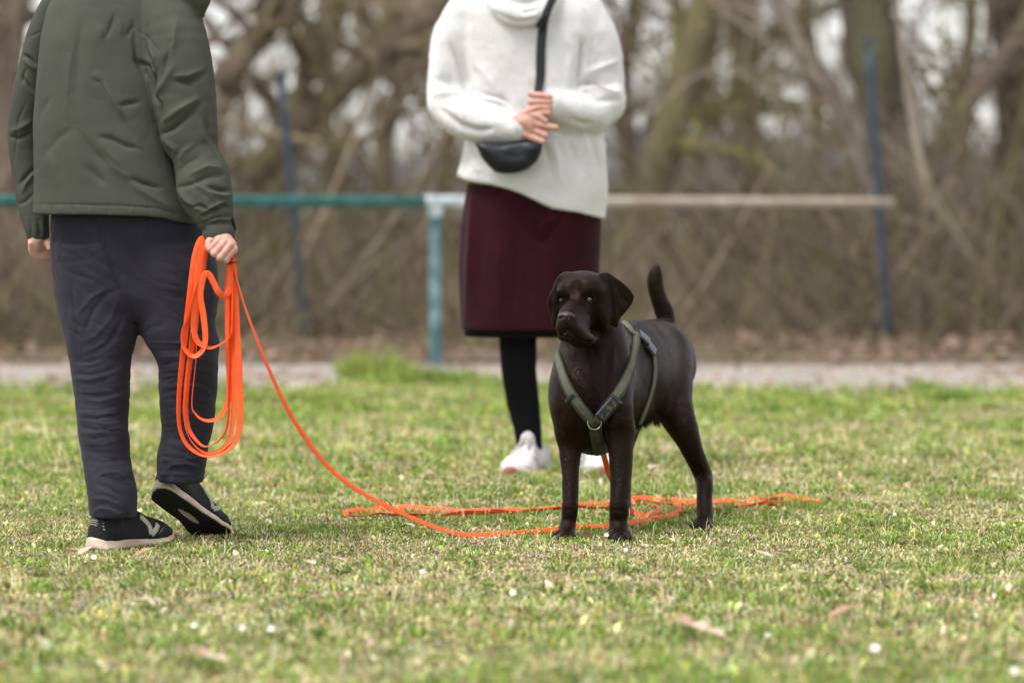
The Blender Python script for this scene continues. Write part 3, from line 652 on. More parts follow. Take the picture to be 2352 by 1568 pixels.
def man():
    bs = W(330, 1240, 9.68); bs[2] = 0
    # body: coarse figure under the clothes, fine hands and head
    f = Field((bs[0]-.45, 9.3, 0.02), (bs[0]+.45, 10.05, 1.62), .010)
    f.loft([(-55, 190, 395, 9.74, .08), (100, 130, 390, 9.74, .10), (300, 120, 380, 9.72, .095), (480, 130, 440, 9.70, .11), (620, 140, 470, 9.70, .11), (735, 200, 430, 9.70, .08)], 9.7, .02)
    f.chain([(375, 10, 9.70, 38), (425, 200, 9.62, 34), (455, 330, 9.62, 36), (500, 500, 9.52, 26), (505, 545, 9.50, 25)], .03)
    f.chain([(135, 0, 9.77, 22), (84, 180, 9.81, 15), (60, 320, 9.83, 14), (84, 500, 9.81, 14), (88, 548, 9.80, 23)], .03)
    f.chain([(215, 640, 9.68, 80), (232, 860, 9.63, 50), (238, 1000, 9.60, 40), (258, 1150, 9.56, 24), (262, 1180, 9.56, 22)], .03)
    f.chain([(400, 640, 9.68, 85), (430, 860, 9.66, 50), (428, 980, 9.68, 40), (415, 1055, 9.67, 24), (422, 1082, 9.67, 20)], .03)
    f.chain([(330, -60, 9.73, 60), (370, -150, 9.70, 55)], .03)
    body = [f.mesh()]
    # right hand: fist round the line
    h = Field(W(460, 625, 9.42)-.01, W(560, 500, 9.60)+.01, .0016)
    F6 = lambda pts: [(*c6(a, b), Y, r*.3867) for a, b, Y, r in pts]
    h.chain(F6([(1062, 120, 9.50, 56), (1075, 170, 9.49, 58), (1090, 205, 9.487, 52)]), .01)
    h.chain(F6([(1030, 190, 9.49, 38), (1060, 250, 9.50, 48), (1100, 270, 9.50, 36)]), .02)
    h.chain(F6([(1110, 190, 9.478, 30), (1140, 215, 9.474, 27), (1150, 250, 9.48, 26)]), .012)
    for (x0, y0, x1, y1, Y0, Y1) in ((1062, 190, 1012, 243, 9.465, 9.455), (1095, 205, 1036, 270, 9.460, 9.448), (1128, 222, 1068, 296, 9.460, 9.448), (1150, 246, 1104, 308, 9.466, 9.455)):
        h.chain(F6([(x0, y0, Y0, 23), ((x0+x1)/2, (y0+y1)/2, (Y0+Y1)/2-.003, 20.5), (x1, y1, Y1, 21)]), .004)
        h.chain(F6([(x1, y1, Y1, 21), (x1-8, y1-8, Y1+.022, 19), (x1+12, y1-20, Y1+.038, 18)]), .004)
    h.chain(F6([(1030, 170, 9.49, 25), (1005, 200, 9.475, 23), (1000, 232, 9.470, 20), (1010, 250, 9.475, 17)]), .005)
    body.append(h.mesh())
    # left hand: relaxed, fingers curled forward
    h = Field(W(40, 625, 9.74)-.01, W(135, 520, 9.86)+.01, .0016)
    F5 = lambda pts: [(*c5(a, b), Y, r*.3984) for a, b, Y, r in pts]
    h.chain(F5([(218, 1345, 9.80, 52), (215, 1385, 9.80, 55), (215, 1420, 9.80, 46)]), .012)
    for (pts) in (((180, 1405), (185, 1450), (225, 1486), (262, 1490)), ((195, 1420), (215, 1462), (258, 1482), (290, 1492)), ((215, 1415), (240, 1450), (275, 1470), (300, 1480)), ((232, 1405), (262, 1432), (290, 1452), (308, 1462))):
        n = len(h.ax); k_ = (pts[0][0]-180)/55
        h.chain(F5([(x, y, 9.785+.012*k_+.006*i, 20-1.5*i) for i, (x, y) in enumerate(pts)]), .004)
    h.chain(F5([(250, 1380, 9.80, 26), (275, 1405, 9.79, 22), (288, 1430, 9.785, 19)]), .008)
    body.append(h.mesh())
    sk, hr_ = head(W(385, -195, 9.66)+np.array([0, 0, 0]), R(28), 1.02); body.append(sk)
    V, Q = join(body); man_o = mk('person', V, Q, M_skin, base=bs)
    tag(man_o, 'person seen from behind in a grey-green jacket and dark trousers, holding a coiled orange lead', 'person')
    mk('hair', *hr_, M_hair1, man_o)
    # jacket
    f = Field((bs[0]-.47, 9.36, .64), (bs[0]+.36, 10.02, 1.66), .0031)
    f.loft([(-105, 235, 400, 9.72, .085), (-75, 165, 425, 9.73, .11), (-40, 140, 420, 9.73, .125), (20, 108, 425, 9.72, .14), (90, 93, 420, 9.71, .152), (180, 84, 415, 9.70, .155), (280, 76, 408, 9.69, .155), (380, 77, 425, 9.68, .155), (440, 79, 448, 9.68, .16), (480, 77, 462, 9.68, .165), (530, 75, 468, 9.68, .168)], 9.7, .01, .006, 2.5)
    P = [W(x, y, 9.55)[[0, 2]] for x, y in ((20, 492), (75, 494), (200, 494), (340, 497), (380, 502), (408, 511), (440, 517), (480, 524), (520, 526), (520, 600), (20, 600))]; f.poly(P, (9.68, 0, 0, 0, 0), .4, .006, .003, '-')
    # right sleeve
    f.chain([(372, -30, 9.66, 60), (398, 60, 9.60, 70), (407, 140, 9.585, 80), (424, 225, 9.57, 74), (437, 310, 9.56, 64)], .008, .85)
    f.chain([(437, 310, 9.56, 64), (450, 350, 9.55, 54), (466, 400, 9.54, 61), (471, 440, 9.53, 63), (486, 482, 9.51, 50), (500, 518, 9.505, 38), (502, 534, 9.50, 38)], .012, .85)
    # left sleeve
    f.chain([(165, -30, 9.76, 44), (122, 30, 9.78, 38), (98, 90, 9.79, 39), (82, 160, 9.80, 40), (66, 230, 9.81, 40), (57, 315, 9.82, 39), (64, 400, 9.82, 36), (76, 470, 9.81, 36), (84, 515, 9.80, 30), (88, 538, 9.80, 27)], .006, .9)
    # hood lying round the neck
    f.chain([(250, -95, 9.70, 50), (340, -90, 9.64, 55), (420, -50, 9.60, 46), (452, -12, 9.58, 32), (458, 20, 9.58, 16)], .02, 1.1)
    V, Q = f.mesh(); V = smooth_mesh(V, Q, 2, .4)
    S = [([(770, 130), (790, 350), (860, 470), (890, 570)], 16, -7), ([(790, 350), (850, 385), (880, 470), (880, 560)], 16, -9), ([(830, 240), (850, 330), (890, 400)], 14, -6), ([(850, 260), (885, 330), (880, 430)], 14, 5),
        ([(905, 400), (890, 470), (885, 540)], 10, -6), ([(895, 560), (935, 600), (935, 690)], 14, -10), ([(920, 560), (945, 600), (935, 680)], 10, 5),
        ([(770, 150), (850, 220), (920, 300)], 6, -2), ([(690, 610), (740, 600), (800, 590)], 16, -6), ([(560, 440), (640, 560), (720, 680), (800, 840)], 26, 7), ([(700, 640), (740, 730), (790, 820)], 20, -6),
        ([(580, 790), (640, 800), (720, 840), (800, 860)], 15, -6), ([(570, 820), (640, 900), (700, 960)], 30, 4), ([(540, 460), (580, 480), (620, 560)], 18, -4),
        ([(760, 1030), (830, 1060), (920, 1085)], 15, -7), ([(770, 1070), (860, 1130), (980, 1200)], 24, 5), ([(760, 1030), (700, 1000), (600, 930)], 24, 3), ([(500, 960), (560, 1020), (600, 1050)], 22, -4),
        ([(450, 480), (440, 300), (470, 130)], 45, -6), ([(380, 650), (400, 400), (420, 250)], 30, 4), ([(610, 220), (640, 150), (660, 90)], 14, -5), ([(590, 220), (570, 150)], 20, 4), ([(735, 210), (760, 150)], 14, -4), ([(700, 200), (690, 120)], 20, 4),
        ([(290, 560), (230, 640), (200, 760)], 22, -3), ([(230, 800), (300, 960), (330, 1100)], 40, 3), ([(420, 740), (330, 800), (250, 900)], 26, -3), ([(460, 760), (540, 880), (620, 960)], 22, -4),
        ([(190, 1178), (450, 1180), (700, 1186), (900, 1200), (1010, 1235)], 7, -2.2),
        ([(300, 1190), (302, 1230)], 8, -1.5), ([(350, 1190), (352, 1235)], 8, 1.5), ([(420, 1190), (422, 1235)], 8, -1.5), ([(520, 1190), (524, 1235)], 8, 1.5), ([(620, 1190), (624, 1240)], 8, -1.5), ([(760, 1195), (764, 1240)], 8, 1.5), ([(850, 1195), (870, 1240)], 8, -1.5), ([(250, 1190), (250, 1235)], 8, 1.5),
        # right sleeve
        ([(1015, 120), (1000, 250), (940, 340)], 26, 6), ([(990, 230), (960, 330), (935, 460)], 20, -6), ([(1000, 380), (950, 470), (900, 550)], 22, 6), ([(1010, 470), (1090, 480), (1175, 430)], 18, -7), ([(1010, 440), (1080, 440), (1170, 400)], 20, 5),
        ([(930, 780), (1000, 740), (1080, 670), (1145, 605)], 18, -9), ([(945, 700), (1040, 630), (1140, 570)], 20, 7), ([(940, 800), (1010, 860), (1015, 950)], 16, 5), ([(1190, 690), (1215, 770), (1260, 860)], 16, -6), ([(1150, 700), (1180, 800), (1230, 880)], 22, 5),
        ([(1020, 1085), (1110, 1060), (1200, 1020), (1290, 1010)], 16, -6), ([(1090, 1010), (1200, 960), (1280, 970)], 20, 6), ([(1205, 1080), (1280, 1095), (1345, 1100)], 12, -9), ([(1210, 1110), (1280, 1130), (1345, 1130)], 14, 6), ([(1015, 1090), (1080, 1160), (1150, 1210)], 18, 6), ([(1100, 1050), (1190, 1100), (1230, 1150)], 16, 4),
        ([(1110, 1195), (1150, 1185), (1210, 1215)], 10, -6), ([(1165, 1250), (1230, 1215), (1290, 1185), (1335, 1200)], 10, -8), ([(1170, 1225), (1240, 1190), (1300, 1160)], 10, 5), ([(1160, 1290), (1230, 1260), (1320, 1245)], 9, -5), ([(1175, 1300), (1260, 1285), (1340, 1290)], 7, -3), ([(1180, 1275), (1260, 1262), (1340, 1268)], 8, 3.5),
        ([(1180, 1340), (1175, 1290)], 8, -3), ([(1040, 930), (1060, 880), (1120, 830)], 20, 4), ([(1030, 1000), (1080, 940), (1160, 900)], 20, -4), ([(1180, 450), (1230, 600), (1245, 800)], 22, 3),
        # left sleeve
        ([(135, 318), (170, 340), (200, 372)], 11, -7), ([(140, 345), (175, 380), (200, 410)], 12, 5), ([(128, 450), (160, 490), (192, 530)], 11, -6), ([(150, 400), (130, 440), (125, 480)], 10, -4), ([(155, 220), (200, 200), (240, 180)], 6, -2), ([(60, 790), (110, 800), (180, 770)], 12, -5), ([(70, 760), (120, 740), (180, 700)], 18, 5), ([(150, 600), (110, 680), (95, 800), (80, 950)], 7, -2.5), ([(200, 970), (150, 1020), (115, 1060)], 12, -6), ([(190, 1000), (150, 1060), (130, 1110)], 14, 5),
        ([(100, 1180), (150, 1160), (190, 1120)], 12, -4)]
    for i, x in enumerate((160, 182, 205, 228, 250, 272)): S.append(([(x-8, 1265), (x, 1320), (x+2, 1372)], 7, -2 if i % 2 else 1.5))
    S = [(p, w*.95, a*1.4) for p, w, a in S]; V = sculpt(V, Q, S, c5, .3984*1.1)
    N = vnorm(V, Q); hemf = np.clip((V[:, 2]-W(300, 470, 9.6)[2])*12, .25, 1); Vr = V+.03*np.stack([vnoise(V, 6, 21), vnoise(V, 6, 22), vnoise(V, 6, 23)], 1)
    V = V+N*((vnoise(V*np.array([1, 1, .4]), 7, 1)*.0035-ridged(Vr*np.array([1, 1, .5]), 5, 3)*.0013-ridged(Vr, 15, 4)*.0009)*hemf)[:, None]
    jk = mk('jacket', V, Q, M_jack, man_o)
    tr = bvh(V, Q)
    # cuff tab and hood zip
    v, q = conform(tr, [c5(1335, 1262), c5(1345, 1290), (*c5(1352, 1325), 9.50)], .010, .002, .0025); mk('cuff_tab', v, q, M_dark, jk)
    v, q = conform(tr, [(*c5(1212, 12), 9.6), (*c5(1190, 60), 9.6), (*c5(1155, 98), 9.6)], .006, .0015, .002, 3); mk('zip', v, q, M_dark, jk)
    # trousers
    f = Field((bs[0]-.33, 9.38, .08), (bs[0]+.24, 9.92, .86), .0036)
    f.loft([(455, 120, 470, 9.69, .13), (500, 118, 473, 9.69, .135), (560, 119, 484, 9.69, .135), (620, 122, 497, 9.69, .13), (680, 128, 500, 9.68, .12), (735, 140, 497, 9.68, .10)], 9.69, .02, .02, 2.5)
    f.loft([(560, 119, 320, 9.68, .13), (655, 125, 322, 9.67, .12), (720, 134, 321, 9.66, .11), (765, 145, 318, 9.65, .105), (826, 158, 303, 9.64, .095), (850, 162, 300, 9.63, .092), (915, 171, 297, 9.62, .088), (980, 176, 296, 9.60, .086), (1040, 184, 299, 9.59, .082), (1090, 194, 309, 9.565, .080), (1130, 199, 315, 9.55, .080), (1165, 202, 317, 9.545, .080), (1188, 208, 314, 9.545, .078)], 9.6, .012, .010, 2.2)
    f.loft([(560, 270, 484, 9.69, .135), (620, 285, 498, 9.68, .13), (680, 300, 502, 9.675, .12), (720, 308, 491, 9.67, .115), (760, 318, 497, 9.66, .108), (785, 332, 505, 9.66, .103), (815, 352, 503, 9.655, .098), (840, 364, 502, 9.655, .095), (900, 364, 498, 9.66, .088), (950, 368, 495, 9.67, .085), (995, 372, 488, 9.675, .082), (1040, 361, 478, 9.67, .08), (1075, 358, 472, 9.665, .078), (1108, 364, 470, 9.66, .074)], 9.66, .012, .010, 2.2)
    V, Q = f.mesh(); V = smooth_mesh(V, Q, 2, .4)
    S = [([(340, 60), (400, 260), (480, 480), (560, 660), (582, 715)], 14, -9), ([(300, 90), (370, 280), (440, 440)], 24, 5), ([(600, 730), (560, 850), (545, 950)], 10, 2),
        ([(95, 140), (130, 260), (115, 330)], 10, -3), ([(110, 325), (200, 320), (300, 300), (400, 240)], 8, -3), ([(130, 370), (230, 400), (330, 430)], 14, -3), ([(120, 330), (180, 440), (200, 550), (215, 700)], 9, -4), ([(150, 340), (215, 480), (225, 600)], 14, 4),
        ([(455, 130), (456, 310)], 5, -1.8), ([(460, 325), (640, 330), (800, 320)], 5, -1.8), ([(390, 480), (300, 540), (230, 620)], 14, 5), ([(400, 510), (320, 600), (260, 740)], 14, -5), ([(280, 560), (380, 520), (480, 480)], 12, -4),
        ([(480, 520), (420, 660), (330, 760), (240, 800)], 16, 4), ([(500, 640), (430, 780), (330, 860)], 16, -5), ([(200, 600), (225, 700), (215, 770)], 8, -4), ([(240, 860), (330, 830), (430, 770)], 12, 4)]
    for y, x0, x1, dy, a in ((905, 190, 420, -20, -6), (930, 230, 430, -60, 5), (985, 200, 470, -40, -7), (1010, 210, 400, -15, 6), (1050, 205, 480, -70, -5), (1085, 210, 440, -10, 4), (1115, 240, 520, -30, -6), (1140, 260, 500, -20, 5), (1160, 215, 420, 10, -4), (1190, 230, 520, -30, -6), (1215, 220, 480, 0, 5), (1245, 215, 500, -25, -7), (1275, 300, 520, -10, 5), (1300, 225, 460, 20, -6), (1330, 225, 510, -35, 5), (1360, 240, 440, -10, -6), (1400, 260, 530, -40, 4), (1440, 250, 480, 10, -4), (1500, 270, 540, -20, -5)):
        S.append(([(x0, y+random.randint(-8, 8)), (x0*.6+x1*.4, y+dy*.2+12), (x1, y+dy)], 8, a))
    for y, x0, x1, dy, a in ((760, 830, 1060, -20, -4), (800, 660, 1050, 40, 5), (850, 690, 1060, 10, -7), (880, 700, 1050, 40, 5), (930, 705, 900, -25, -6), (960, 800, 1050, 20, 5), (990, 700, 950, -20, -6), (1030, 700, 850, -40, -6), (1060, 710, 1040, 10, 5), (1100, 710, 900, -30, -6), (1140, 705, 1040, -20, -4), (1190, 715, 1030, 10, -5), (1240, 720, 950, -20, 3), (1300, 725, 1020, 10, -4), (1370, 720, 1010, 30, -4), (1400, 710, 1000, 60, 4), (1480, 700, 960, 40, -7), (1510, 760, 960, -30, 6), (1550, 740, 960, 10, -7), (1590, 700, 930, -10, 6)):
        S.append(([(x0, y+random.randint(-8, 8)), (x0*.5+x1*.5, y+dy*.3-8), (x1, y+dy)], 8, a))
    for (p, w_, a) in (([(230, 300), (350, 250), (560, 230), (700, 330)], 30, 6), ([(240, 400), (380, 440), (520, 520), (640, 620)], 30, -9), ([(430, 300), (560, 380), (700, 430)], 26, -6), ([(120, 640), (300, 610), (420, 640), (560, 690)], 26, 9), ([(230, 620), (300, 560), (440, 590), (580, 650)], 20, -8), ([(130, 780), (240, 720), (400, 700), (560, 790)], 26, -8), ([(180, 840), (300, 760), (450, 790), (620, 880)], 26, 7), ([(820, 420), (840, 620), (850, 800)], 20, -4),
        ([(1120, 100), (1300, 30), (1500, 20)], 26, 7), ([(1180, 300), (1350, 130), (1560, 110), (1780, 180)], 30, 8), ([(1240, 400), (1360, 230), (1520, 240)], 24, -6)):
        S.append(([((c7(*t)[0]-91.9)/.3867, (c7(*t)[1]-477.8)/.3867) for t in p], w_*.15625/.3867*1.0, a*.8))
    S = [(p, w*.95, a*(.8 if w > 12 else .5)) for p, w, a in S]; V = sculpt(V, Q, S, c6, .3867*1.15)
    N = vnorm(V, Q); Vr = V+.04*np.stack([vnoise(V, 7, 21), vnoise(V, 7, 22), vnoise(V, 7, 23)], 1); Vr[:, 2] += .35*Vr[:, 0]
    V = V+N*(vnoise(V*np.array([1, 1, 1.6]), 14, 5)*.002-ridged(Vr*np.array([.8, 1, 1.5]), 9, 7)*.0022-ridged(Vr*np.array([.7, 1, 1.8]), 22, 8)*.0016)[:, None]
    tz = mk('trousers', V, Q, M_trou, man_o)
    # shoes
    b = W(*c7(720, 1340), 9.60); b[2] = -.004
    fw, up, sd2 = frame(R(36), R(1)); s1 = empty('shoe', b); s1.parent = man_o; s1.location = tuple(b-bs)
    shoe(b, fw, up, sd2, M_dark, M_cream, M_out, M_grey, s1)
    b = W(*c7(1620, 900), 9.78); fw, up, sd2 = frame(R(38), R(-30), R(20)); s2 = empty('shoe', b); s2.parent = man_o; s2.location = tuple(b-bs)
    shoe(b, fw, up, sd2, M_dark, M_cream, M_out, M_grey, s2)
    return man_o
man_o = man()

# ============ woman facing us
def cw(x, y): return 955.5+.328*x, .328*y
YW = 12.1
M_knit = M('white_wool', (.93, .90, .895), (.91, .88, .875), rough=.95, scale=60, bump=.8, bscale=260, spec=.15, sheen=.4, bdist=.005, wave=('X', 60, 3))
M_skirt = M('burgundy_wool', (.031, .0036, .0080), (.024, .003, .0062), rough=.9, scale=30, bump=.4, bscale=500, spec=.12, sheen=.05)
M_bag = M('black_nylon', (.008, .009, .013), (.012, .013, .018), rough=.45, scale=12, bump=.3, bscale=300, spec=.4)
M_tight = M('black_tights', (.005, .005, .007), rough=.8, spec=.12)
M_white = M('white_leather', (.66, .64, .64), (.56, .54, .54), rough=.6, scale=30, bump=.2, bscale=150)
M_wsole = M('off_white_rubber', (.60, .57, .50), (.50, .47, .40), rough=.65, scale=20)
M_toe = M('dusty_red_rubber', (.22, .05, .045), rough=.7)
M_lace = M('greyish_pink_trim', (.36, .30, .31), (.45, .40, .41), rough=.8, scale=60)
def woman():
    bs = W(1235, 1080, YW); bs[2] = 0; Y0 = YW
    f = Field((bs[0]-.42, 11.7, .03), (bs[0]+.42, 12.5, 1.62), .010)
    f.loft([(0, 1100, 1320, Y0, .08), (200, 1110, 1330, Y0, .09), (360, 1110, 1330, Y0, .09), (480, 1100, 1345, Y0, .11), (620, 1110, 1340, Y0, .10), (700, 1120, 1330, Y0, .08)], Y0, .02)
    f.chain([(1205, 10, Y0, 40), (1205, -80, Y0-.01, 38)], .03)
    f.chain([(1090, 40, Y0, 38), (1040, 220, Y0, 32), (1060, 285, Y0-.05, 28), (1185, 300, Y0-.18, 20)], .02); f.chain([(1335, 40, Y0, 38), (1380, 220, Y0, 32), (1365, 275, Y0-.05, 28), (1262, 245, Y0-.17, 20)], .02)
    f.chain([(1190, 680, Y0, 26), (1192, 860, Y0, 24), (1213, 1000, Y0+.01, 18), (1218, 1040, Y0+.01, 18)], .02)
    f.chain([(1330, 680, Y0+.02, 26), (1350, 860, Y0+.02, 24), (1358, 1000, Y0+.02, 22), (1362, 1045, Y0+.02, 22)], .02)
    body = [f.mesh()]
    ch = lambda h, pts, k=.004: h.chain([(*cw(a, b), Y, r*.328) for a, b, Y, r in pts], k)
    h = Field(W(1150, 355, Y0-.30), W(1310, 185, Y0-.08), .002); h.ax
    yh = Y0-.20
    ch(h, [(700, 870, yh, 62), (750, 860, yh-.005, 66), (800, 870, yh-.008, 60)], .015); ch(h, [(790, 820, yh-.01, 36), (800, 930, yh-.01, 40)], .02)
    for pts in (((790, 805), (850, 815), (905, 850)), ((800, 855), (880, 878), (978, 896)), ((790, 905), (850, 925), (905, 950)), ((770, 945), (830, 970), (885, 992))):
        ch(h, [(x, y, yh-.018-.004*i, 27-2.5*i) for i, (x, y) in enumerate(pts)])
    ch(h, [(745, 815, yh-.01, 28), (775, 785, yh-.02, 24), (810, 770, yh-.02, 21)])
    ch(h, [(950, 720, yh+.01, 56), (905, 730, yh+.005, 64), (870, 740, yh+.01, 58)], .015)
    for pts in (((930, 678), (860, 668), (803, 662)), ((935, 718), (860, 712), (800, 715)), ((935, 755), (860, 752), (795, 765)), ((930, 790), (880, 790), (840, 800))):
        ch(h, [(x, y, yh-.018+.003*i, 25-2*i) for i, (x, y) in enumerate(pts)])
    body.append(h.mesh())
    sk, hr_ = head(W(1205, -165, Y0-.02), R(180), .98); body.append(sk)
    V, Q = join(body); wo_ = mk('person', V, Q, M_skin, base=bs)
    tag(wo_, 'person facing us in a white knitted sweater and burgundy skirt with clasped hands', 'person')
    mk('hair', *hr_, M_hair2, wo_)
    # sweater
    f = Field((bs[0]-.42, 11.72, .72), (bs[0]+.34, 12.42, 1.58), .0045)
    f.loft([(-20, 1120, 1295, Y0+.01, .10), (0, 1075, 1340, Y0, .12), (25, 1050, 1365, Y0, .13), (80, 1050, 1375, Y0, .14), (200, 1068, 1372, Y0, .15), (330, 1068, 1392, Y0, .155), (400, 1050, 1394, Y0, .16), (460, 1052, 1393, Y0, .16), (508, 1058, 1392, Y0, .16)], Y0, .02, .008, 2.4)
    # asymmetric hem
    def hem(pts):
        P = [W(x, y, Y0-.1)[[0, 2]] for x, y in pts]; f.poly(P, (Y0, 0, 0, 0, 0), .4, .008, .004, '-')
    hem([(1000, 402), (1048, 403), (1075, 414), (1130, 424), (1200, 447), (1270, 478), (1330, 491), (1385, 505), (1420, 506), (1420, 560), (1000, 560)])
    f.chain([(1075, 30, Y0, 52), (1045, 110, Y0, 56), (1036, 190, Y0-.01, 52), (1036, 240, Y0-.04, 50)], .015)
    f.chain([(1036, 240, Y0-.04, 50), (1060, 268, Y0-.09, 50), (1110, 283, Y0-.13, 42), (1160, 292, Y0-.17, 36), (1186, 295, Y0-.19, 34)], .02)
    f.chain([(1335, 30, Y0, 55), (1368, 110, Y0, 58), (1380, 190, Y0-.01, 53), (1380, 235, Y0-.04, 52)], .015)
    f.chain([(1380, 235, Y0-.04, 52), (1355, 262, Y0-.09, 48), (1320, 258, Y0-.13, 42), (1285, 248, Y0-.16, 34), (1267, 243, Y0-.18, 31)], .02)
    f.chain([(1140, 5, Y0-.10, 26), (1165, 28, Y0-.135, 26), (1205, 38, Y0-.15, 26), (1245, 26, Y0-.135, 26), (1266, 0, Y0-.10, 26)], .012)
    f.chain([(1150, -25, Y0-.09, 30), (1205, -10, Y0-.12, 34), (1258, -25, Y0-.09, 30)], .012); f.ell(W(1205, -30, Y0), (.09, .10, .06), None, .02)
    V, Q = f.mesh(); V = smooth_mesh(V, Q, 2, .4)
    S = [([(240, 320), (300, 450), (360, 620), (430, 680)], 26, -12), ([(150, 560), (230, 580), (330, 640)], 34, -10), ([(120, 660), (250, 660), (380, 650)], 26, 9), ([(180, 780), (300, 880), (420, 915), (530, 905)], 26, -10), ([(420, 690), (560, 700), (650, 740)], 18, 6), ([(470, 660), (600, 690), (660, 745)], 14, -8),
        ([(1165, 300), (1160, 420), (1140, 600)], 20, -14), ([(1140, 600), (1230, 570), (1390, 580)], 18, -12), ([(1150, 640), (1280, 620), (1420, 650)], 24, 8), ([(1180, 520), (1280, 480), (1400, 430)], 24, 6), ([(1140, 660), (1280, 700), (1420, 700)], 16, -6), ([(940, 910), (1050, 950), (1180, 960), (1290, 900)], 24, -8), ([(1080, 840), (1180, 880), (1250, 870)], 24, -6),
        ([(900, 1000), (930, 1120), (930, 1230)], 22, -8), ([(960, 1000), (990, 1120), (1000, 1250)], 26, 7), ([(1080, 980), (1100, 1100)], 26, -4), ([(1220, 950), (1270, 1100), (1290, 1200)], 24, -6), ([(1180, 950), (1200, 1080)], 26, 4), ([(330, 1000), (350, 1120), (330, 1220)], 24, -4), ([(400, 1100), (450, 1220)], 22, 5), ([(340, 250), (420, 450), (560, 620)], 34, 5), ([(560, 100), (700, 160), (860, 140)], 16, -5), ([(1050, 200), (1080, 400), (1060, 600)], 40, 5), ([(700, 40), (760, 90), (860, 60)], 18, -5)]
    for i in range(6): S.append(([(560+i*22, 830), (565+i*22, 990)], 6, -2))
    S = [(p, w, a*2.0) for p, w, a in S]; V = sculpt(V, Q, S, cw, .328*1.15)
    N = vnorm(V, Q); V = V+N*(vnoise(V, 10, 8)*.005+vnoise(V, 28, 9)*.0016+vnoise(V, 90, 10)*.0005)[:, None]
    sw = mk('sweater', V, Q, M_knit, wo_); tr = bvh(V, Q)
    n = 12000; fi = RS.randint(0, len(Q), n); P = V[Q[fi]].mean(1); Nn = N[Q[fi, 0]]; d = Nn+RS.normal(0, .6, (n, 3)); d /= np.linalg.norm(d, axis=1, keepdims=True); s_ = np.cross(d, Nn); s_ /= np.linalg.norm(s_, axis=1, keepdims=True)+1e-9
    v = np.stack([P-s_*.0005, P+s_*.0005, P+d*.009], 1).reshape(-1, 3); mk('wool_fuzz', v, None, M_knit, sw, tris=np.arange(n*3).reshape(-1, 3))
    # skirt and its dark lining
    f = Field((bs[0]-.30, 11.85, .38), (bs[0]+.27, 12.38, .98), .005)
    f.loft([(395, 1085, 1375, Y0, .13), (430, 1072, 1380, Y0, .14), (520, 1057, 1381, Y0, .15), (620, 1052, 1377, Y0, .155), (700, 1055, 1376, Y0, .155), (757, 1060, 1374, Y0, .155)], Y0, .01, .006, 2.3)
    V, Q = f.mesh(); V = smooth_mesh(V, Q, 2, .4); ck = lambda x, y: (992.25+.2813*x, 367.5+.2813*y)
    V = sculpt(V, Q, [([(330, 250), (310, 700), (270, 1300)], 40, 10), ([(270, 450), (245, 800), (245, 1250)], 26, -6), ([(430, 350), (400, 800), (380, 1300)], 60, -4), ([(780, 350), (850, 600), (900, 680), (960, 620), (1040, 500)], 34, -9), ([(880, 560), (960, 500), (1090, 470)], 26, 8), ([(760, 700), (800, 1300)], 60, -5), ([(1000, 700), (1000, 900)], 50, 4), ([(560, 600), (540, 900), (540, 1350)], 75, 6), ([(700, 500), (690, 900), (660, 1350)], 60, -5), ([(900, 800), (950, 1100), (940, 1350)], 70, 6)], ck, .2813)
    sk_ = mk('skirt', V, Q, M_skirt, wo_)
    f = Field((bs[0]-.30, 11.85, .36), (bs[0]+.27, 12.38, .50), .005); f.loft([(735, 1064, 1370, Y0+.01, .145), (772, 1067, 1369, Y0+.015, .148)], Y0, .01, .006, 2.3); mk('skirt_lining', *f.mesh(), M_tight, sk_)
    f = Field((bs[0]-.20, 11.95, .02), (bs[0]+.25, 12.30, .55), .004)
    f.loft([(700, 1150, 1238, Y0, .05), (780, 1146, 1233, Y0, .048), (850, 1151, 1232, Y0, .046), (930, 1164, 1240, Y0+.01, .040), (985, 1180, 1244, Y0+.01, .034), (1035, 1188, 1246, Y0+.01, .032)], Y0, .01); f.loft([(700, 1290, 1375, Y0+.02, .05), (850, 1310, 1390, Y0+.02, .046), (985, 1330, 1392, Y0+.02, .034), (1035, 1338, 1394, Y0+.02, .032)], Y0, .01)
    mk('tights', *f.mesh(), M_tight, wo_)
    for (x, yw) in ((1212, R(200)), (1368, R(172))):
        b = W(x, 1066, 12.05); b[2] = -.002; fw, up, sd2 = frame(yw, R(0)); s1 = empty('shoe', b); s1.parent = wo_; s1.location = tuple(b-bs)
        u = shoe(b, fw, up, sd2, M_white, M_wsole, M_toe, M_lace, s1, .29, .118, True, True)
        g = Field((.09, -.045, -.008), (.185, .04, .05), .002); g.ell((.148, -.006, .014), (.020, .026, .018), None, .01); v, q = g.mesh(); A = np.array([fw, sd2, up]); mk('toe_patch', v@A+b, q, M_toe, s1)
    # bag
    g = Field(W(1070, 420, 11.75), W(1270, 300, 12.05), .003); bc = []
    g.f[:] = .25
    pts = [cw(*p) for p in ((405, 1000), (470, 985), (600, 1000), (700, 985), (800, 975), (895, 985), (880, 1060), (840, 1140), (790, 1190), (700, 1213), (620, 1217), (560, 1205), (500, 1165), (450, 1100))]
    P = [W(x, y, 11.9)[[0, 2]] for x, y in pts]; g.poly(P, (11.895, 0, 0, 0, 0), .034, .004, .045)
    V, Q = g.mesh(); V = sculpt(V, Q, [([(430, 1020), (560, 1050), (640, 1040), (760, 1000)], 30, 3), ([(620, 1080), (700, 1100), (800, 1060)], 40, -3), ([(440, 1040), (520, 1140)], 20, -3)], cw, .328)
    V = V+vnorm(V, Q)*(vnoise(V, 30, 3)*.003)[:, None]
    bag = mk('bag', V, Q, M_bag, base=W(1170, 399, 11.9)); tag(bag, 'black crescent crossbody bag hanging below the clasped hands on the white sweater', 'bag')
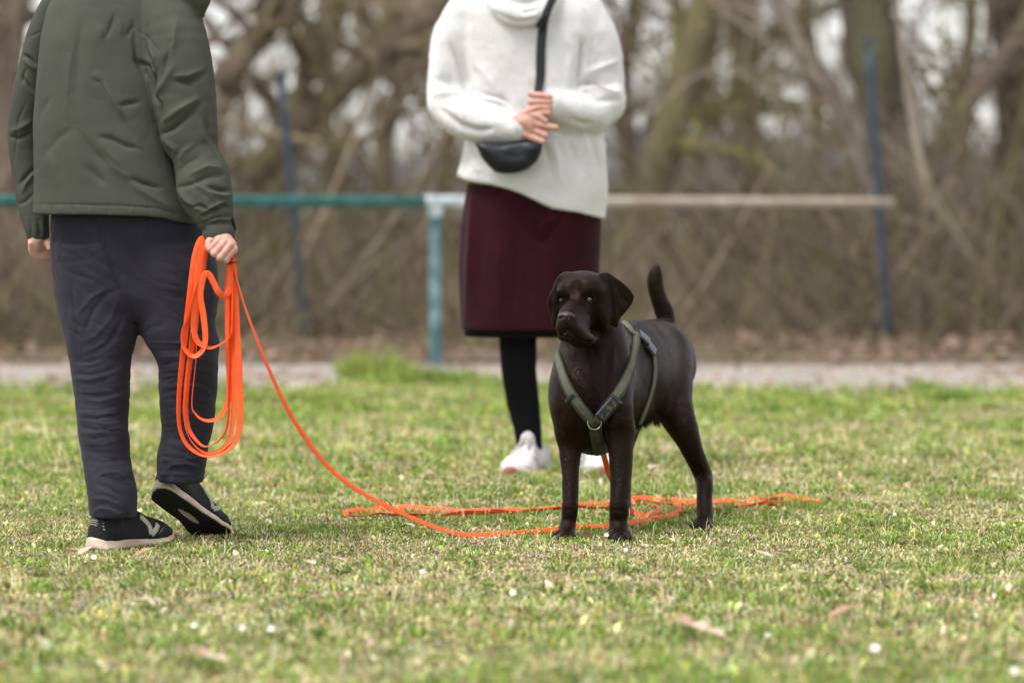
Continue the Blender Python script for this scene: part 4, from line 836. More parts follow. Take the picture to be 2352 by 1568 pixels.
    v, q = conform(tr, [(*cw(880, 985), 11.9), cw(862, 640), cw(872, 400), cw(885, 200), cw(908, 95), (1262, -10, 12.0), (1275, -40, 12.1)], .0275, .004, .002); mk('strap', v, q, M_bag, bag)
    v, q = conform(tr, [cw(845, 175), cw(880, 128), cw(930, 88)], .014, .006, .003); mk('strap_end', v, q, M_bag, bag)
    return wo_
wo_ = woman()

# ============ long orange lead
M_lead = M('orange_webbing', (.95, .118, .020), (.88, .10, .017), rough=.6, scale=50, bump=.15, bscale=900, spec=.4)
def lead():
    base = W(520, 1240, 9.5); base[2] = 0; P_ = []
    YC = 9.475
    LP = [([(1010, 215), (985, 185), (950, 195), (918, 300), (893, 500), (862, 760), (840, 950), (824, 1150), (830, 1300), (870, 1400), (940, 1455), (1020, 1467), (1110, 1435), (1172, 1360), (1190, 1200), (1183, 950), (1168, 700), (1158, 500), (1145, 330), (1135, 300)], 25, .000),
        ([(1010, 220), (988, 190), (958, 210), (930, 320), (908, 600), (888, 800), (864, 1050), (852, 1200), (872, 1330), (930, 1420), (1000, 1455), (1080, 1430), (1132, 1350), (1152, 1150), (1148, 900), (1142, 600), (1135, 330), (1128, 300)], 66, .006),
        ([(1010, 225), (990, 196), (964, 225), (940, 400), (922, 700), (884, 950), (866, 1150), (880, 1300), (940, 1390), (990, 1415), (1060, 1380), (1110, 1300), (1122, 1100), (1127, 800), (1128, 500), (1130, 320), (1125, 298)], 72, .010),
        ([(1010, 230), (992, 202), (970, 240), (948, 450), (932, 700), (926, 900), (902, 1150), (922, 1220), (980, 1260), (1050, 1250), (1100, 1190), (1125, 1100), (1120, 850), (1115, 500), (1125, 320), (1122, 298)], 55, .014),
        ([(1010, 235), (990, 205), (975, 300), (960, 400), (925, 500), (882, 650), (850, 740), (858, 830), (910, 880), (960, 850), (982, 780), (972, 650), (952, 520), (970, 410), (1000, 392), (1030, 440), (1060, 500), (1095, 518), (1125, 480), (1132, 330), (1130, 298)], 22, -.006),
        ([(1010, 240), (980, 200), (945, 330), (925, 550), (912, 700), (935, 790), (1000, 828), (1060, 815), (1110, 780), (1135, 740), (1140, 600), (1133, 330), (1128, 298)], 50, -.002)]
    for pts, phi, dy in LP:
        C = cr(pts, 7); P = np.array([W(*c6(x, y), YC+dy) for x, y in C]); n = len(P)
        lean = np.interp(np.arange(n), [0, n*.08, n*.2, n*.8, n*.93, n], [.035, .012, 0, 0, .012, .03]); P[:, 1] += lean
        T = np.gradient(P, axis=0); per = np.cross(T, np.array([0, 1., 0])); per /= np.linalg.norm(per, axis=1, keepdims=True)+1e-9
        a = R(phi)+.65*np.sin(np.linspace(0, 6.5, n)+phi*1.7); Wd = per*np.cos(a)[:, None]+np.array([0, 1., 0])*np.sin(a)[:, None]
        P_.append(ribbon(P, Wd, .0160, .0017))
    # run from the hand down to the grass and under the dog
    A = [(530, 592, 9.49), (536, 612, 9.485), (549, 660, 9.485), (566, 715, 9.49), (598, 800, 9.50), (648, 915, 9.53), (700, 1003, 9.57), (760, 1077, 9.61), (830, 1130, 9.66), (900, 1167, 9.70), (970, 1199, 9.73), (1040, 1222, 9.76), (1115, 1233, 9.80), (1190, 1235, 9.85), (1262, 1228, 9.92), (1330, 1220, 10.02), (1400, 1219, 10.05), (1462, 1206, 10.16), (1520, 1192, 10.3), (1556, 1176, 10.45), (1564, 1162, 10.6), (1550, 1152, 10.7)]
    def path(pts, zmin=.0125):
        C = cr([W(*p) for p in pts], 8); C[:, 2] = np.maximum(C[:, 2], zmin); return C
    P = path(A); n = len(P); up = np.tile(np.array([0., .35, 1.]), (n, 1)); T = np.gradient(P, axis=0); per = np.cross(T, np.array([0, 1., 0])); per /= np.linalg.norm(per, axis=1, keepdims=True)+1e-9
    w = np.clip((P[:, 2]-.05)/.2, 0, 1)[:, None]; ang = (P[:, 2]*2.2)[:, None]; up[:, 1] = 1.3; Wd = up*(1-w)+(per*np.cos(ang)*.8+np.array([0, .9, 0]))*w
    P_.append(ribbon(P, Wd, .0155, .0018))
    def ground(pts, tilt=.5, w=.0155):
        C = []
        for x, y in pts: C.append(G(x, y, .013))
        C = cr(C, 8); n = len(C); C[:, 2] = .0130+.003*np.sin(np.arange(n)*.35)+.002*np.sin(np.arange(n)*.9); T = np.gradient(C, axis=0); T /= np.linalg.norm(T, axis=1, keepdims=True)+1e-9
        side = np.cross(T, np.array([0, 0, 1.])); t = tilt-.25+.45*np.sin(np.arange(n)*.11+pts[0][0]); Wd = np.array([0, 0, 1.])*np.sin(t)[:, None]+side*np.cos(t)[:, None]
        P_.append(ribbon(C, Wd, w, .0022))
    ground([(1550, 1152), (1600, 1160), (1680, 1163), (1760, 1158), (1840, 1152), (1880, 1156), (1862, 1147), (1820, 1140), (1740, 1142), (1680, 1150), (1600, 1150), (1520, 1146), (1450, 1147), (1380, 1154), (1330, 1158), (1260, 1164), (1180, 1172), (1090, 1172), (990, 1168), (900, 1166), (840, 1169), (796, 1176), (810, 1182), (880, 1182), (980, 1181), (1100, 1177), (1180, 1175), (1280, 1166), (1400, 1165)], .9)
    ground([(1400, 1165), (1480, 1158), (1510, 1164), (1512, 1175), (1485, 1181), (1455, 1178), (1440, 1160), (1460, 1150), (1560, 1158)], .9)
    ground([(1556, 1176), (1620, 1168), (1700, 1160), (1790, 1146), (1850, 1150)], .8)
    # up behind the near front leg to the harness
    B = [(1455, 1178, 10.55), (1440, 1160, 10.50), (1420, 1130, 10.30), (1400, 1090, 10.16), (1388, 1050, 10.06), (1379, 1022, 9.99), (1374, 1005, 9.96)]
    P = cr([W(*p) for p in B], 8); P[:, 2] = np.maximum(P[:, 2], .015); P_.append(ribbon(P, np.tile([1., -.3, .3], (len(P), 1)), .015, .0022))
    V, Q = join(P_); o = mk('lead', V, Q, M_lead, base=base)
    tag(o, 'long orange webbing lead, coiled in the hand and trailing over the grass to the dog', 'lead')
    c = W(*c6(1137, 325), YC+.008); th = np.linspace(0, 2*math.pi, 25); ring = np.stack([c[0]+.013*np.cos(th), c[1]+.014*np.sin(th), c[2]+.002*np.cos(th)], 1)
    v, q = tubes(ring[None], np.full((1, 25), .0016), 8); mk('rubber_band', v, q, M_blk2, o)
M_blk2 = M('black_elastic', (.01, .01, .012), rough=.6)
lead()
#PART4
# ------------------------------------------------------------------ ground, path, wood, fence
M_soil = M('field_soil', (.10, .11, .045), (.17, .145, .085), rough=.95, scale=9, bump=.8, bscale=60, spec=.1, c3=(.09, .13, .035), scale3=.9, bdist=.02, detail=8)
M_path = M('path_gravel', (.40, .36, .32), (.27, .24, .21), rough=.95, scale=5, bump=.6, bscale=120, spec=.1, bdist=.01, detail=8)
M_floor = M('forest_floor', (.24, .17, .13), (.10, .08, .06), rough=1, scale=1.6, bump=1, bscale=30, spec=.05, c3=(.12, .12, .05), scale3=.7, bdist=.04, detail=8)
M_verge = M('bare_earth', (.13, .10, .085), (.18, .14, .11), rough=1, scale=12, bump=1, bscale=50, spec=.05, bdist=.03)
def sheet(name, mat, pts, z, sub=None):
    n = len(pts); me = bpy.data.meshes.new(name); me.from_pydata([(x, y, z) for x, y in pts], [], [tuple(range(n))]); me.update(); me.materials.append(mat)
    o = bpy.data.objects.new(name, me); COL.objects.link(o); BASE[o.name] = np.zeros(3); o['kind'] = 'structure'; return o
gr = sheet('ground', M_soil, [(-400, -60), (400, -60), (400, 1500), (-400, 1500)], 0)
def edge_front(x): return 16.75+.10*np.sin(x*3.1)+.06*np.sin(x*7.7)+.07*np.sin(x*17.3+1)+.05*np.sin(x*31+2)+1.0*np.exp(-((x+.44)/.36)**2)
xs = np.linspace(-30, 30, 600)
sheet('path', M_path, [(x, edge_front(x)) for x in xs]+[(30, 19.35), (-30, 19.35)], .004)
sheet('forest_floor', M_floor, [(-200, 19.9), (200, 19.9), (200, 50), (-200, 50)], .006)
sheet('earth_verge', M_verge, [(-200, 19.30), (200, 19.30), (200, 20.1), (-200, 20.1)], .010)
wm = M('river_water', (.10, .115, .13), rough=.12, bump=.35, bscale=1.2, spec=.5, bdist=.05)
sheet('water', wm, [(-400, 50), (400, 50), (400, 420), (-400, 420)], .012)
def hill():
    xs = np.linspace(-400, 400, 160); h = 4+2.2*np.sin(xs*.021+1)+1.2*np.sin(xs*.07)+.6*np.sin(xs*.19); V = []
    for x, q in zip(xs, h): V += [(x, 420, -.5), (x, 424, q*.8), (x, 440, q), (x, 520, -.5)]
    Q = [(i*4+j, (i+1)*4+j, (i+1)*4+j+1, i*4+j+1) for i in range(159) for j in range(3)]
    o = mk('hills', V, Q, M('far_hills', (.17, .20, .24), (.22, .24, .27), rough=1, scale=.05)); o['kind'] = 'structure'
hill()

# grass: one mesh of blades, small leaves and straw
def field_density_pts(n, y0, y1, extra, w=1.0):
    # uniform in area over the strip the photograph could see, a little wider
    ys = []; 
    Y = RS.uniform(0, 1, n*3); Y = y0+(y1-y0)*Y; hw = .1345*Y+extra; keep = RS.uniform(0, 1, len(Y))*(.1345*y1+extra) < hw; Y = Y[keep][:n]; hw = hw[keep][:n]
    return RS.uniform(-1, 1, len(Y))*hw, Y
def patch(x, y, s, seed): P = np.stack([x, y, np.zeros_like(x)], 1); return vnoise(P, s, seed)
def hgt(x, y): # tiny lumps of the turf
    return np.maximum(patch(x, y, 5, 1)*.004+patch(x, y, 16, 2)*.003, -.004)+.003
PAL = dict(green=(.255, .35, .080), dark=(.125, .235, .045), lime=(.445, .495, .12), straw=(.74, .635, .37), tan=(.53, .40, .245), brown=(.23, .145, .08), pale=(.80, .70, .48))
PAL = {k: np.array(v) for k, v in PAL.items()}
M_grass = M('grass_blades', None, attr=True, rough=.75, spec=.12, transl=.32)
def blades(n, y0, y1, hlo, hhi, wlo, whi, mixw, extra=.7, lean=.9, reject=True, seed=0, xy=None):
    x, y = field_density_pts(n, y0, y1, extra) if xy is None else xy; n = len(x)
    if reject:
        ok = y < edge_front(x)-.02; x, y = x[ok], y[ok]; n = len(x)
    m = patch(x, y, 1.3, 11+seed)*.6+patch(x, y, 4.5, 12+seed)*.7+patch(x, y, 11, 13)*.5
    h = RS.uniform(hlo, hhi, n)*(1+.5*m).clip(.3, 2)*np.interp(y, [8.6, 9.3, 10.6, 11.4], [1, .62, .62, 1]); a = RS.uniform(0, 2*math.pi, n); ln = np.abs(RS.normal(0, lean, n))
    d = np.stack([np.cos(a)*np.sin(ln), np.sin(a)*np.sin(ln), np.abs(np.cos(ln))*.9+.1], 1)
    w = RS.uniform(wlo, whi, n); b = a+RS.uniform(1.0, 2.1, n); s = np.stack([np.cos(b), np.sin(b), 0*b], 1)*w[:, None]*.5
    B = np.stack([x, y, hgt(x, y)], 1); mid = B+d*h[:, None]*.55; tip = B+d*h[:, None]+np.stack([np.cos(a), np.sin(a), -.6+0*a], 1)*h[:, None]*.22
    tip[:, 2] = np.maximum(tip[:, 2], .003); mid[:, 2] = np.maximum(mid[:, 2], .003)
    V = np.stack([B-s*.7, B+s*.7, mid-s, mid+s, tip], 1).reshape(-1, 3)
    i = np.arange(n)*5; Q = np.stack([i, i+1, i+3, i+2], 1); T = np.stack([i+2, i+3, i+4], 1)
    keys = list(PAL); W0 = np.array([mixw.get(k, 0) for k in keys], float)
    far = np.clip((y-12.5)/3.5, 0, 1)
    P = np.tile(W0, (n, 1)); gi = [keys.index(k) for k in ('green', 'dark', 'lime')]; si = [keys.index(k) for k in ('straw', 'tan', 'brown', 'pale')]
    f = np.exp(2.3*m+.55*far); P[:, gi] *= f[:, None]; P[:, si] /= f[:, None]**.8; P /= P.sum(1, keepdims=True)
    c = (P.cumsum(1) < RS.uniform(0, 1, (n, 1))).sum(1).clip(0, len(keys)-1); C = np.array([PAL[k] for k in keys])[c]*RS.uniform(.7, 1.3, (n, 1))*np.array([1, 1, 1.])
    C = C*(1+.12*RS.normal(0, 1, (n, 3))).clip(.7, 1.3)*(1.06+.32*patch(x, y, 13, 71)+.20*patch(x, y, 31, 72)).clip(.5, 1.6)[:, None]
    return V, Q, T, np.repeat(C, 5, 0)
def merge(L):
    V, Q, T, C, n = [], [], [], [], 0
    for v, q, t, c in L: V.append(v); Q.append(q+n); T.append(t+n); C.append(c); n += len(v)
    return np.concatenate(V), np.concatenate(Q), np.concatenate(T), np.concatenate(C)
mixg = dict(green=.31, dark=.12, lime=.19, straw=.19, tan=.10, brown=.07, pale=.08)
L_ = [blades(210000, 6.3, 12.4, .007, .020, .0018, .0040, mixg, .45, 1.0), blades(110000, 12.4, 17.8, .014, .034, .004, .009, mixg, .8),
      blades(60000, 8.6, 11.2, .010, .024, .0012, .0026, mixg, .4, 1.0),
      blades(26000, 6.3, 12.4, .010, .020, .006, .011, dict(green=.5, dark=.3, lime=.2), .45, 1.25),      # small round leaves
      blades(9000, 6.3, 14, .035, .09, .0012, .0022, dict(straw=.6, pale=.4), .45, 1.25),
      blades(3500, 6.3, 14, .030, .055, .0016, .003, dict(green=.6, lime=.4), .45, .5),
      blades(7000, 6.3, 13, .010, .022, .004, .008, dict(tan=.4, brown=.45, pale=.15), .45, 1.45),
      blades(1500, 6.4, 13, .018, .034, .010, .017, dict(tan=.55, brown=.25, pale=.2), .45, 1.5)]
def clumps(n, y0, y1, rad, per, hl, hh, wl, wh, mx, lean):
    cx, cy = field_density_pts(n, y0, y1, .45); n = len(cx); r = RS.uniform(.5, 1.3, n)*rad; i = np.repeat(np.arange(n), per); a = RS.uniform(0, 6.28, len(i)); q = np.sqrt(RS.uniform(0, 1, len(i)))
    return blades(0, 0, 0, hl, hh, wl, wh, mx, 0, lean, True, RS.randint(50), (cx[i]+q*r[i]*np.cos(a), cy[i]+q*r[i]*np.sin(a)))
L_ += [clumps(520, 6.4, 13, .035, 34, .012, .030, .004, .008, dict(green=.5, dark=.4, lime=.1), 1.0), clumps(420, 6.4, 13, .04, 30, .012, .030, .0014, .0026, dict(straw=.5, pale=.25, tan=.25), 1.15),
       clumps(380, 6.4, 13, .05, 26, .004, .012, .004, .009, dict(brown=.7, tan=.3), 1.35), clumps(160, 6.6, 13, .03, 40, .030, .055, .0016, .003, dict(green=.5, lime=.3, dark=.2), .7), clumps(260, 11, 16.5, .10, 34, .02, .05, .004, .008, dict(green=.5, dark=.3, lime=.2), .8)]
def edge_pts(n):
    x = RS.uniform(-4.5, 4.5, n); k = patch(x, x*0, 3.5, 91) > RS.uniform(-.9, .6, n); x = x[k]; return x, edge_front(x)-.30*RS.uniform(0, 1, len(x))+.14*RS.uniform(0, 1, len(x))**2
L_ += [blades(30000, 6.3, 17.8, .014, .034, .006, .012, mixg, 3.2)]
L_ += [blades(0, 0, 0, .03, .085, .004, .009, dict(green=.45, dark=.2, lime=.2, straw=.15), 0, .6, False, 5, edge_pts(9000)), blades(0, 0, 0, .01, .04, .006, .012, dict(brown=.4, tan=.4, green=.2), 0, 1.1, False, 6, edge_pts(3000))]
v, q, t, c = merge(L_)
g = mk('grass', v, q, M_grass, tris=t, cols=c, smooth=False); tag(g, kind='stuff')
# tiny white blossoms in the turf
def blossoms():
    n = 1700; x, y = field_density_pts(n, 7.5, 12.5, .4); k = patch(x, y, 2.2, 31) > -.05; x, y = x[k], y[k]; n = len(x); z = hgt(x, y)+RS.uniform(.014, .034, n); s = RS.uniform(.0012, .0028, n); V = []; 
    o = np.array([(-1, 0, 0), (0, -1, 0), (1, 0, 0), (0, 1, 0), (0, 0, .9), (0, 0, -.5)]); P = np.stack([x, y, z], 1); V = (P[:, None]+o[None]*s[:, None, None]).reshape(-1, 3); T = []
    tt = np.array([(0, 1, 4), (1, 2, 4), (2, 3, 4), (3, 0, 4), (1, 0, 5), (2, 1, 5), (3, 2, 5), (0, 3, 5)]); T = (np.arange(n)[:, None, None]*6+tt[None]).reshape(-1, 3)
    o_ = mk('tiny_blossoms', V, None, M('white_petals', (.85, .84, .80), rough=.7), tris=T); tag(o_, kind='stuff')
blossoms()
# taller tufts one can point at
M_tuft = M('tuft_blades', None, attr=True, rough=.6, spec=.25, transl=.3)
def tuft(px, py, rad, n, hh, label, wd=.004, cols=('green', 'lime', 'dark')):
    c = G(px, py); r = rad*np.sqrt(RS.uniform(0, 1, n)); a = RS.uniform(0, 2*math.pi, n); x = c[0]+r*np.cos(a); y = c[1]+r*np.sin(a)
    h = hh*RS.uniform(.45, 1, n)*(1-.55*(r/rad)**2); out = np.stack([np.cos(a), np.sin(a), 0*a], 1)*((r/rad)*.55+.12)[:, None]+RS.normal(0, .22, (n, 3)); out[:, 2] = 1; out /= np.linalg.norm(out, axis=1, keepdims=True)
    b = RS.uniform(0, 6.28, n); s = np.stack([np.cos(b), np.sin(b), 0*b], 1)*wd*.5*RS.uniform(.6, 1.2, (n, 1)); B = np.stack([x, y, 0*x], 1); oz = out.copy(); oz[:, 2] *= .55
    mid = B+out*h[:, None]*.6; tip = mid+oz*h[:, None]*.5
    V = np.stack([B-s*.8, B+s*.8, mid-s, mid+s, tip], 1).reshape(-1, 3); i = np.arange(n)*5
    C = np.array([PAL[k] for k in cols])[RS.randint(0, len(cols), n)]*RS.uniform(.75, 1.25, (n, 1))
    o = mk('grass_tuft', V, np.stack([i, i+1, i+3, i+2], 1), M_tuft, base=c, tris=np.stack([i+2, i+3, i+4], 1), cols=np.repeat(C, 5, 0), smooth=False)
    tag(o, label, 'grass tuft', 'tufts of taller grass')
tuft(1838, 1172, .055, 260, .060, 'grass tuft over the right end of the orange lead on the ground', .0024)
tuft(700, 1136, .075, 260, .055, 'grass tuft in the lawn left of the falling lead, below the skirt', .003)
tuft(860, 872, .16, 520, .22, 'tallest bright green grass tuft at the path edge, left of the railing post', .008, ('green', 'lime', 'green'))
tuft(960, 882, .20, 420, .13, 'low bright grass tuft between the tallest tuft and the railing post', .008, ('green', 'lime', 'dark'))
tuft(1040, 884, .22, 460, .12, 'low grass tuft just right of the railing post foot', .008, ('green', 'lime', 'dark'))
tuft(690, 925, .26, 900, .07, 'wide low grass tuft behind the lead, short of the path', .007)
tuft(2180, 925, .11, 400, .09, 'dark grass tuft near the path at the right', .006, ('dark', 'green'))
tuft(1985, 1095, .09, 300, .05, 'grass tuft in the lawn right of the dog hind leg', .003)
tuft(1300, 1310, .055, 160, .050, 'grass tuft in front of the dog front paws', .0028)
tuft(2290, 1140, .12, 260, .045, 'spreading grass tuft near the right edge of the lawn', .003)
tuft(1770, 950, .13, 320, .06, 'grass tuft in the far lawn right of the dog back', .006, ('dark', 'green'))
tuft(75, 930, .22, 400, .07, 'grass tuft at the path edge left of the man', .007, ('tan', 'green', 'lime'))
# daisies
M_pet = M('daisy_petals', (.88, .87, .85), rough=.6); M_yel = M('daisy_centre', (.75, .45, .03), rough=.8); M_stem = M('daisy_stem', (.12, .2, .05), rough=.7)
def daisy(px, py, r, label):
    c = G(px, py, .028); base = c.copy(); base[2] = 0; tl = np.array([random.uniform(-.3, .3), -.75, .6]); tl /= np.linalg.norm(tl); u = np.cross(tl, [1, 0, 0.]); u /= np.linalg.norm(u); w = np.cross(tl, u)
    V, Q = [], []
    for k in range(14):
        a = k*2*math.pi/14+random.uniform(-.08, .08); d = u*math.cos(a)+w*math.sin(a); s = np.cross(tl, d)*r*.17; i = len(V)
        V += [c+d*r*.15-s*.5, c+d*r*.15+s*.5, c+d*r*.7-s+tl*r*.12, c+d*r*.7+s+tl*r*.12, c+d*r+tl*r*.05]
        Q += [(i, i+1, i+3, i+2), (i+2, i+3, i+4, i+4)]
    T = [(a, b, e) for a, b, e, f_ in Q if e == f_]; Q = [q_ for q_ in Q if q_[2] != q_[3]]
    o = empty('daisy', base); tag(o, label, 'daisy', 'daisies in the lawn'); mk('petals', V, Q, M_pet, o, tris=T)
    g = Field(c-.012, c+.012, .0016); g.ell(c+tl*r*.08, (r*.3, r*.3, r*.22), None, .001); mk('flower_centre', *g.mesh(), M_yel, o)
    v, q = tubes(np.array([[base, (base+c)/2+[.002, 0, 0], c]]), np.full((1, 3), .0008), 5); mk('stem', v, q, M_stem, o)
for px, py, r, l in ((216, 1279, .009, 'daisy just below the heel of the planted shoe'), (970, 1312, .008, 'daisy in the lawn below the middle of the lead'), (445, 1436, .008, 'leftmost daisy of the three in a row at the lower left'), (556, 1441, .009, 'middle daisy of the three in a row at the lower left'),
                     (623, 1443, .009, 'rightmost daisy of the three in a row at the lower left'), (1178, 1360, .009, 'daisy left of centre in the near lawn'), (1393, 1228, .008, 'daisy against the near front paw of the dog'), (1437, 1262, .007, 'daisy just below the near front paw'), (1762, 1457, .006, 'small daisy in the blurred lawn below the hind paw'), (2010, 1487, .012, 'largest daisy in the blurred near lawn at right'), (2330, 1540, .011, 'daisy in the lower right corner'), (2055, 1180, .006, 'small daisy below the right end of the lead')):
    daisy(px, py, r*.8, l)
# fallen leaves one can point at
M_leaf = M('dry_leaf', (.50, .34, .24), (.36, .20, .12), rough=.8, scale=120, bump=.4, bscale=300, transl=.15); M_leafp = M('pale_dry_leaf', (.68, .54, .42), (.52, .38, .27), rough=.8, scale=120, bump=.4, bscale=300, transl=.15)
def leaf_mesh(c, L, yaw, mat, name='fallen_leaf', curl=.5, tilt=.3):
    n = 9; t = np.linspace(0, 1, n); w = np.interp(t, [0, .08, .2, .35, .5, .65, .8, 1], [.03, .10, .34, .22, .40, .26, .22, .02])*L*.75; V = []; d = np.array([math.cos(yaw), math.sin(yaw), 0]); s = np.array([-d[1], d[0], 0])
    for k in range(n):
        for j in (-1, -.5, 0, .5, 1): V.append(c+d*(t[k]-.5)*L+s*w[k]*j+np.array([0, 0, .006+tilt*(t[k])*L*.6+curl*w[k]*abs(j)**1.5*.6+random.uniform(0, .002)]))
    Q = [(k*5+j, k*5+j+1, (k+1)*5+j+1, (k+1)*5+j) for k in range(n-1) for j in range(4)]; return np.array(V), Q
def leaf(px, py, L, label, mat, yaw=None, cat='fallen leaf'):
    L *= 1.3; c = G(px, py, .027); yaw = random.uniform(0, 3.1) if yaw is None else yaw; v, q = leaf_mesh(c, L, yaw, mat, curl=random.uniform(.2, .8), tilt=random.uniform(.0, .5)); b = c.copy(); b[2] = 0
    tag(mk('fallen_leaf', v, q, mat, base=b), label, cat, 'fallen leaves on the lawn')
for a in ((165, 1272, .05, 'reddish dry leaf left of the planted shoe', M_leaf), (195, 1277, .04, 'pale curled leaf between the reddish leaf and the daisy by the shoe', M_leafp), (335, 1283, .05, 'brown dry leaf below the toe of the planted shoe', M_leaf), (712, 1300, .04, 'pale dry leaf in the lawn below the hanging coil', M_leafp), (778, 1294, .035, 'small pale leaf right of the leaf below the coil', M_leafp),
          (335, 1385, .06, 'long pale leaf in the near lawn at left', M_leafp), (490, 1520, .06, 'pale crumpled leaf near the bottom edge, left side', M_leafp), (455, 1512, .05, 'tan leaf touching the crumpled leaf near the bottom edge', M_leaf), (1090, 1440, .04, 'rusty leaf in the blurred lawn below centre', M_leaf), (1600, 1450, .07, 'largest pale tan leaf in the blurred lawn below the dog', M_leafp), (1640, 1465, .05, 'pale leaf against the largest leaf, on its right', M_leafp), (1570, 1442, .05, 'tan leaf against the largest leaf, on its left', M_leaf), (1940, 1425, .06, 'dark brown leaf in the near lawn at right', M_leaf),
          (1755, 1283, .04, 'pale leaf right of the hind paw in the lawn', M_leafp), (1795, 1285, .035, 'rusty leaf beside the pale leaf right of the hind paw', M_leaf), (1495, 1345, .04, 'rusty leaf in the lawn below the front paws', M_leaf), (940, 1215, .03, 'pale leaf just left of the lead where it nears the grass', M_leafp), (1560, 1325, .03, 'small tan leaf below and right of the dog', M_leafp), (2300, 1345, .05, 'tan leaf near the right edge', M_leaf), (800, 1292, .03, 'smallest leaf right of the two pale leaves below the coil', M_leaf), (1500, 1080, .05, 'pale leaf seen between the dog legs and hind leg', M_leafp), (320, 900, .09, 'pale leaf by the path seen between the trouser legs', M_leafp), (1345, 1115, .035, 'pale leaf behind the front legs', M_leafp)):
    leaf(*a)

# railing and leaning posts
def paint(name, a, b, c):
    return M(name, a, b, rough=.5, scale=11, bump=.3, bscale=90, c3=c, scale3=7, spec=.4, bdist=.003)
M_teal = paint('teal_paint', (.012, .095, .085), (.016, .125, .11), (.03, .14, .13))
M_pale = M('peeled_white_paint', (.74, .76, .80), (.25, .40, .41), rough=.7, scale=14, bump=.3, bscale=60)
M_bare = M('weathered_tan_rail', (.50, .45, .36), (.42, .37, .29), rough=.8, scale=7, bump=.4, bscale=60, c3=(.36, .27, .21), scale3=3, spec=.2)
M_postt = M('worn_teal_post', (.035, .125, .135), (.06, .17, .18), rough=.6, scale=6, bump=.4, bscale=60, c3=(.22, .33, .36), scale3=9, lo=.4, hi=.6)
M_bluep = M('slate_blue_paint', (.032, .055, .075), (.024, .042, .058), rough=.5, scale=5, bump=.3, bscale=60)
def tube1(pts, r, sides=14, n=4):
    P = cr(pts, n); v, q = tubes(P[None], np.full((1, len(P)), r), sides)
    m = len(v); v = np.concatenate([v, P[:1], P[-1:]]); k = (len(P)-1)*sides
    tq = [((i+1) % sides, i, m, m) for i in range(sides)]+[(k+i, k+(i+1) % sides, m+1, m+1) for i in range(sides)]
    return v, q, [(a, b, c_) for a, b, c_, _ in tq]
A = W(0, 462, 17.2); B = W(1000, 463, 19.1); Cc = W(2048, 467, 21.5); A2 = A+(A-B)*.8
rb = np.array([B[0], B[1], 0]); rail = empty('railing', rb); tag(rail, 'low metal railing, teal at the left and worn to tan at the right', 'railing')
t1 = W(972, 463, 19.04); t2 = W(1064, 463, 19.25)
for nm, p0, p1, m_ in (('painted_rail', A2, t1, M_teal), ('worn_joint', t1, t2, M_pale), ('bare_rail', t2, Cc, M_bare)):
    v, q, t = tube1([p0, p0*.66+p1*.34, p0*.33+p1*.67, p1], .029 if nm != 'worn_joint' else .0305); mk(nm, v, q, m_, rail, tris=t)
v, q, t = tube1([B-[0, 0, .03], (B*.6+rb*.4), B*.3+rb*.7, rb-[0, 0, .02]], .030); mk('post', v, q, M_postt, rail, tris=t)
v, q, t = tube1([B-[0, 0, .028], B-[0, 0, .045], B-[0, 0, .062], B-[0, 0, .075]], .036); mk('collar', v, q, M_pale, rail, tris=t)
b2 = A2+(B-A2)*.05; b2g = b2.copy(); b2g[2] = -.02; v, q, t = tube1([b2-[0, 0, .03], b2*.6+b2g*.4, b2*.3+b2g*.7, b2g], .030); mk('post', v, q, M_postt, rail, tris=t)
def post(top, bot, Y, label):
    a = W(*top, Y-.0); b = W(*bot, Y); b[2] = -.02; o = empty('fence_post', [b[0], b[1], 0]); tag(o, label, 'post', 'leaning blue-grey fence posts'); v, q, t = tube1([a, a*.6+b*.4, a*.3+b*.7, b], .026, 10); mk('shaft', v, q, M_bluep, o, tris=t)
    v, q, t = tube1([a+(a-b)/np.linalg.norm(a-b)*.02, a, a-(a-b)*.01, a-(a-b)*.02], .032, 12); mk('cap', v, q, M_bluep, o, tris=t)
    for k in (.25, .5, .75):
        p = a*k+b*(1-k); th = np.linspace(0, 2*math.pi, 13); ring = np.stack([p[0]+.032*np.cos(th), p[1]+.032*np.sin(th), p[2]+0*th], 1); v, q = tubes(ring[None], np.full((1, 13), .004), 5); mk('wire_clip', v, q, M_bluep, o)
post((645, 175), (706, 800), 21.8, 'leaning blue-grey fence post behind the teal part of the railing')
post((1996, 98), (2042, 800), 21.7, 'leaning blue-grey fence post at the right end of the railing')

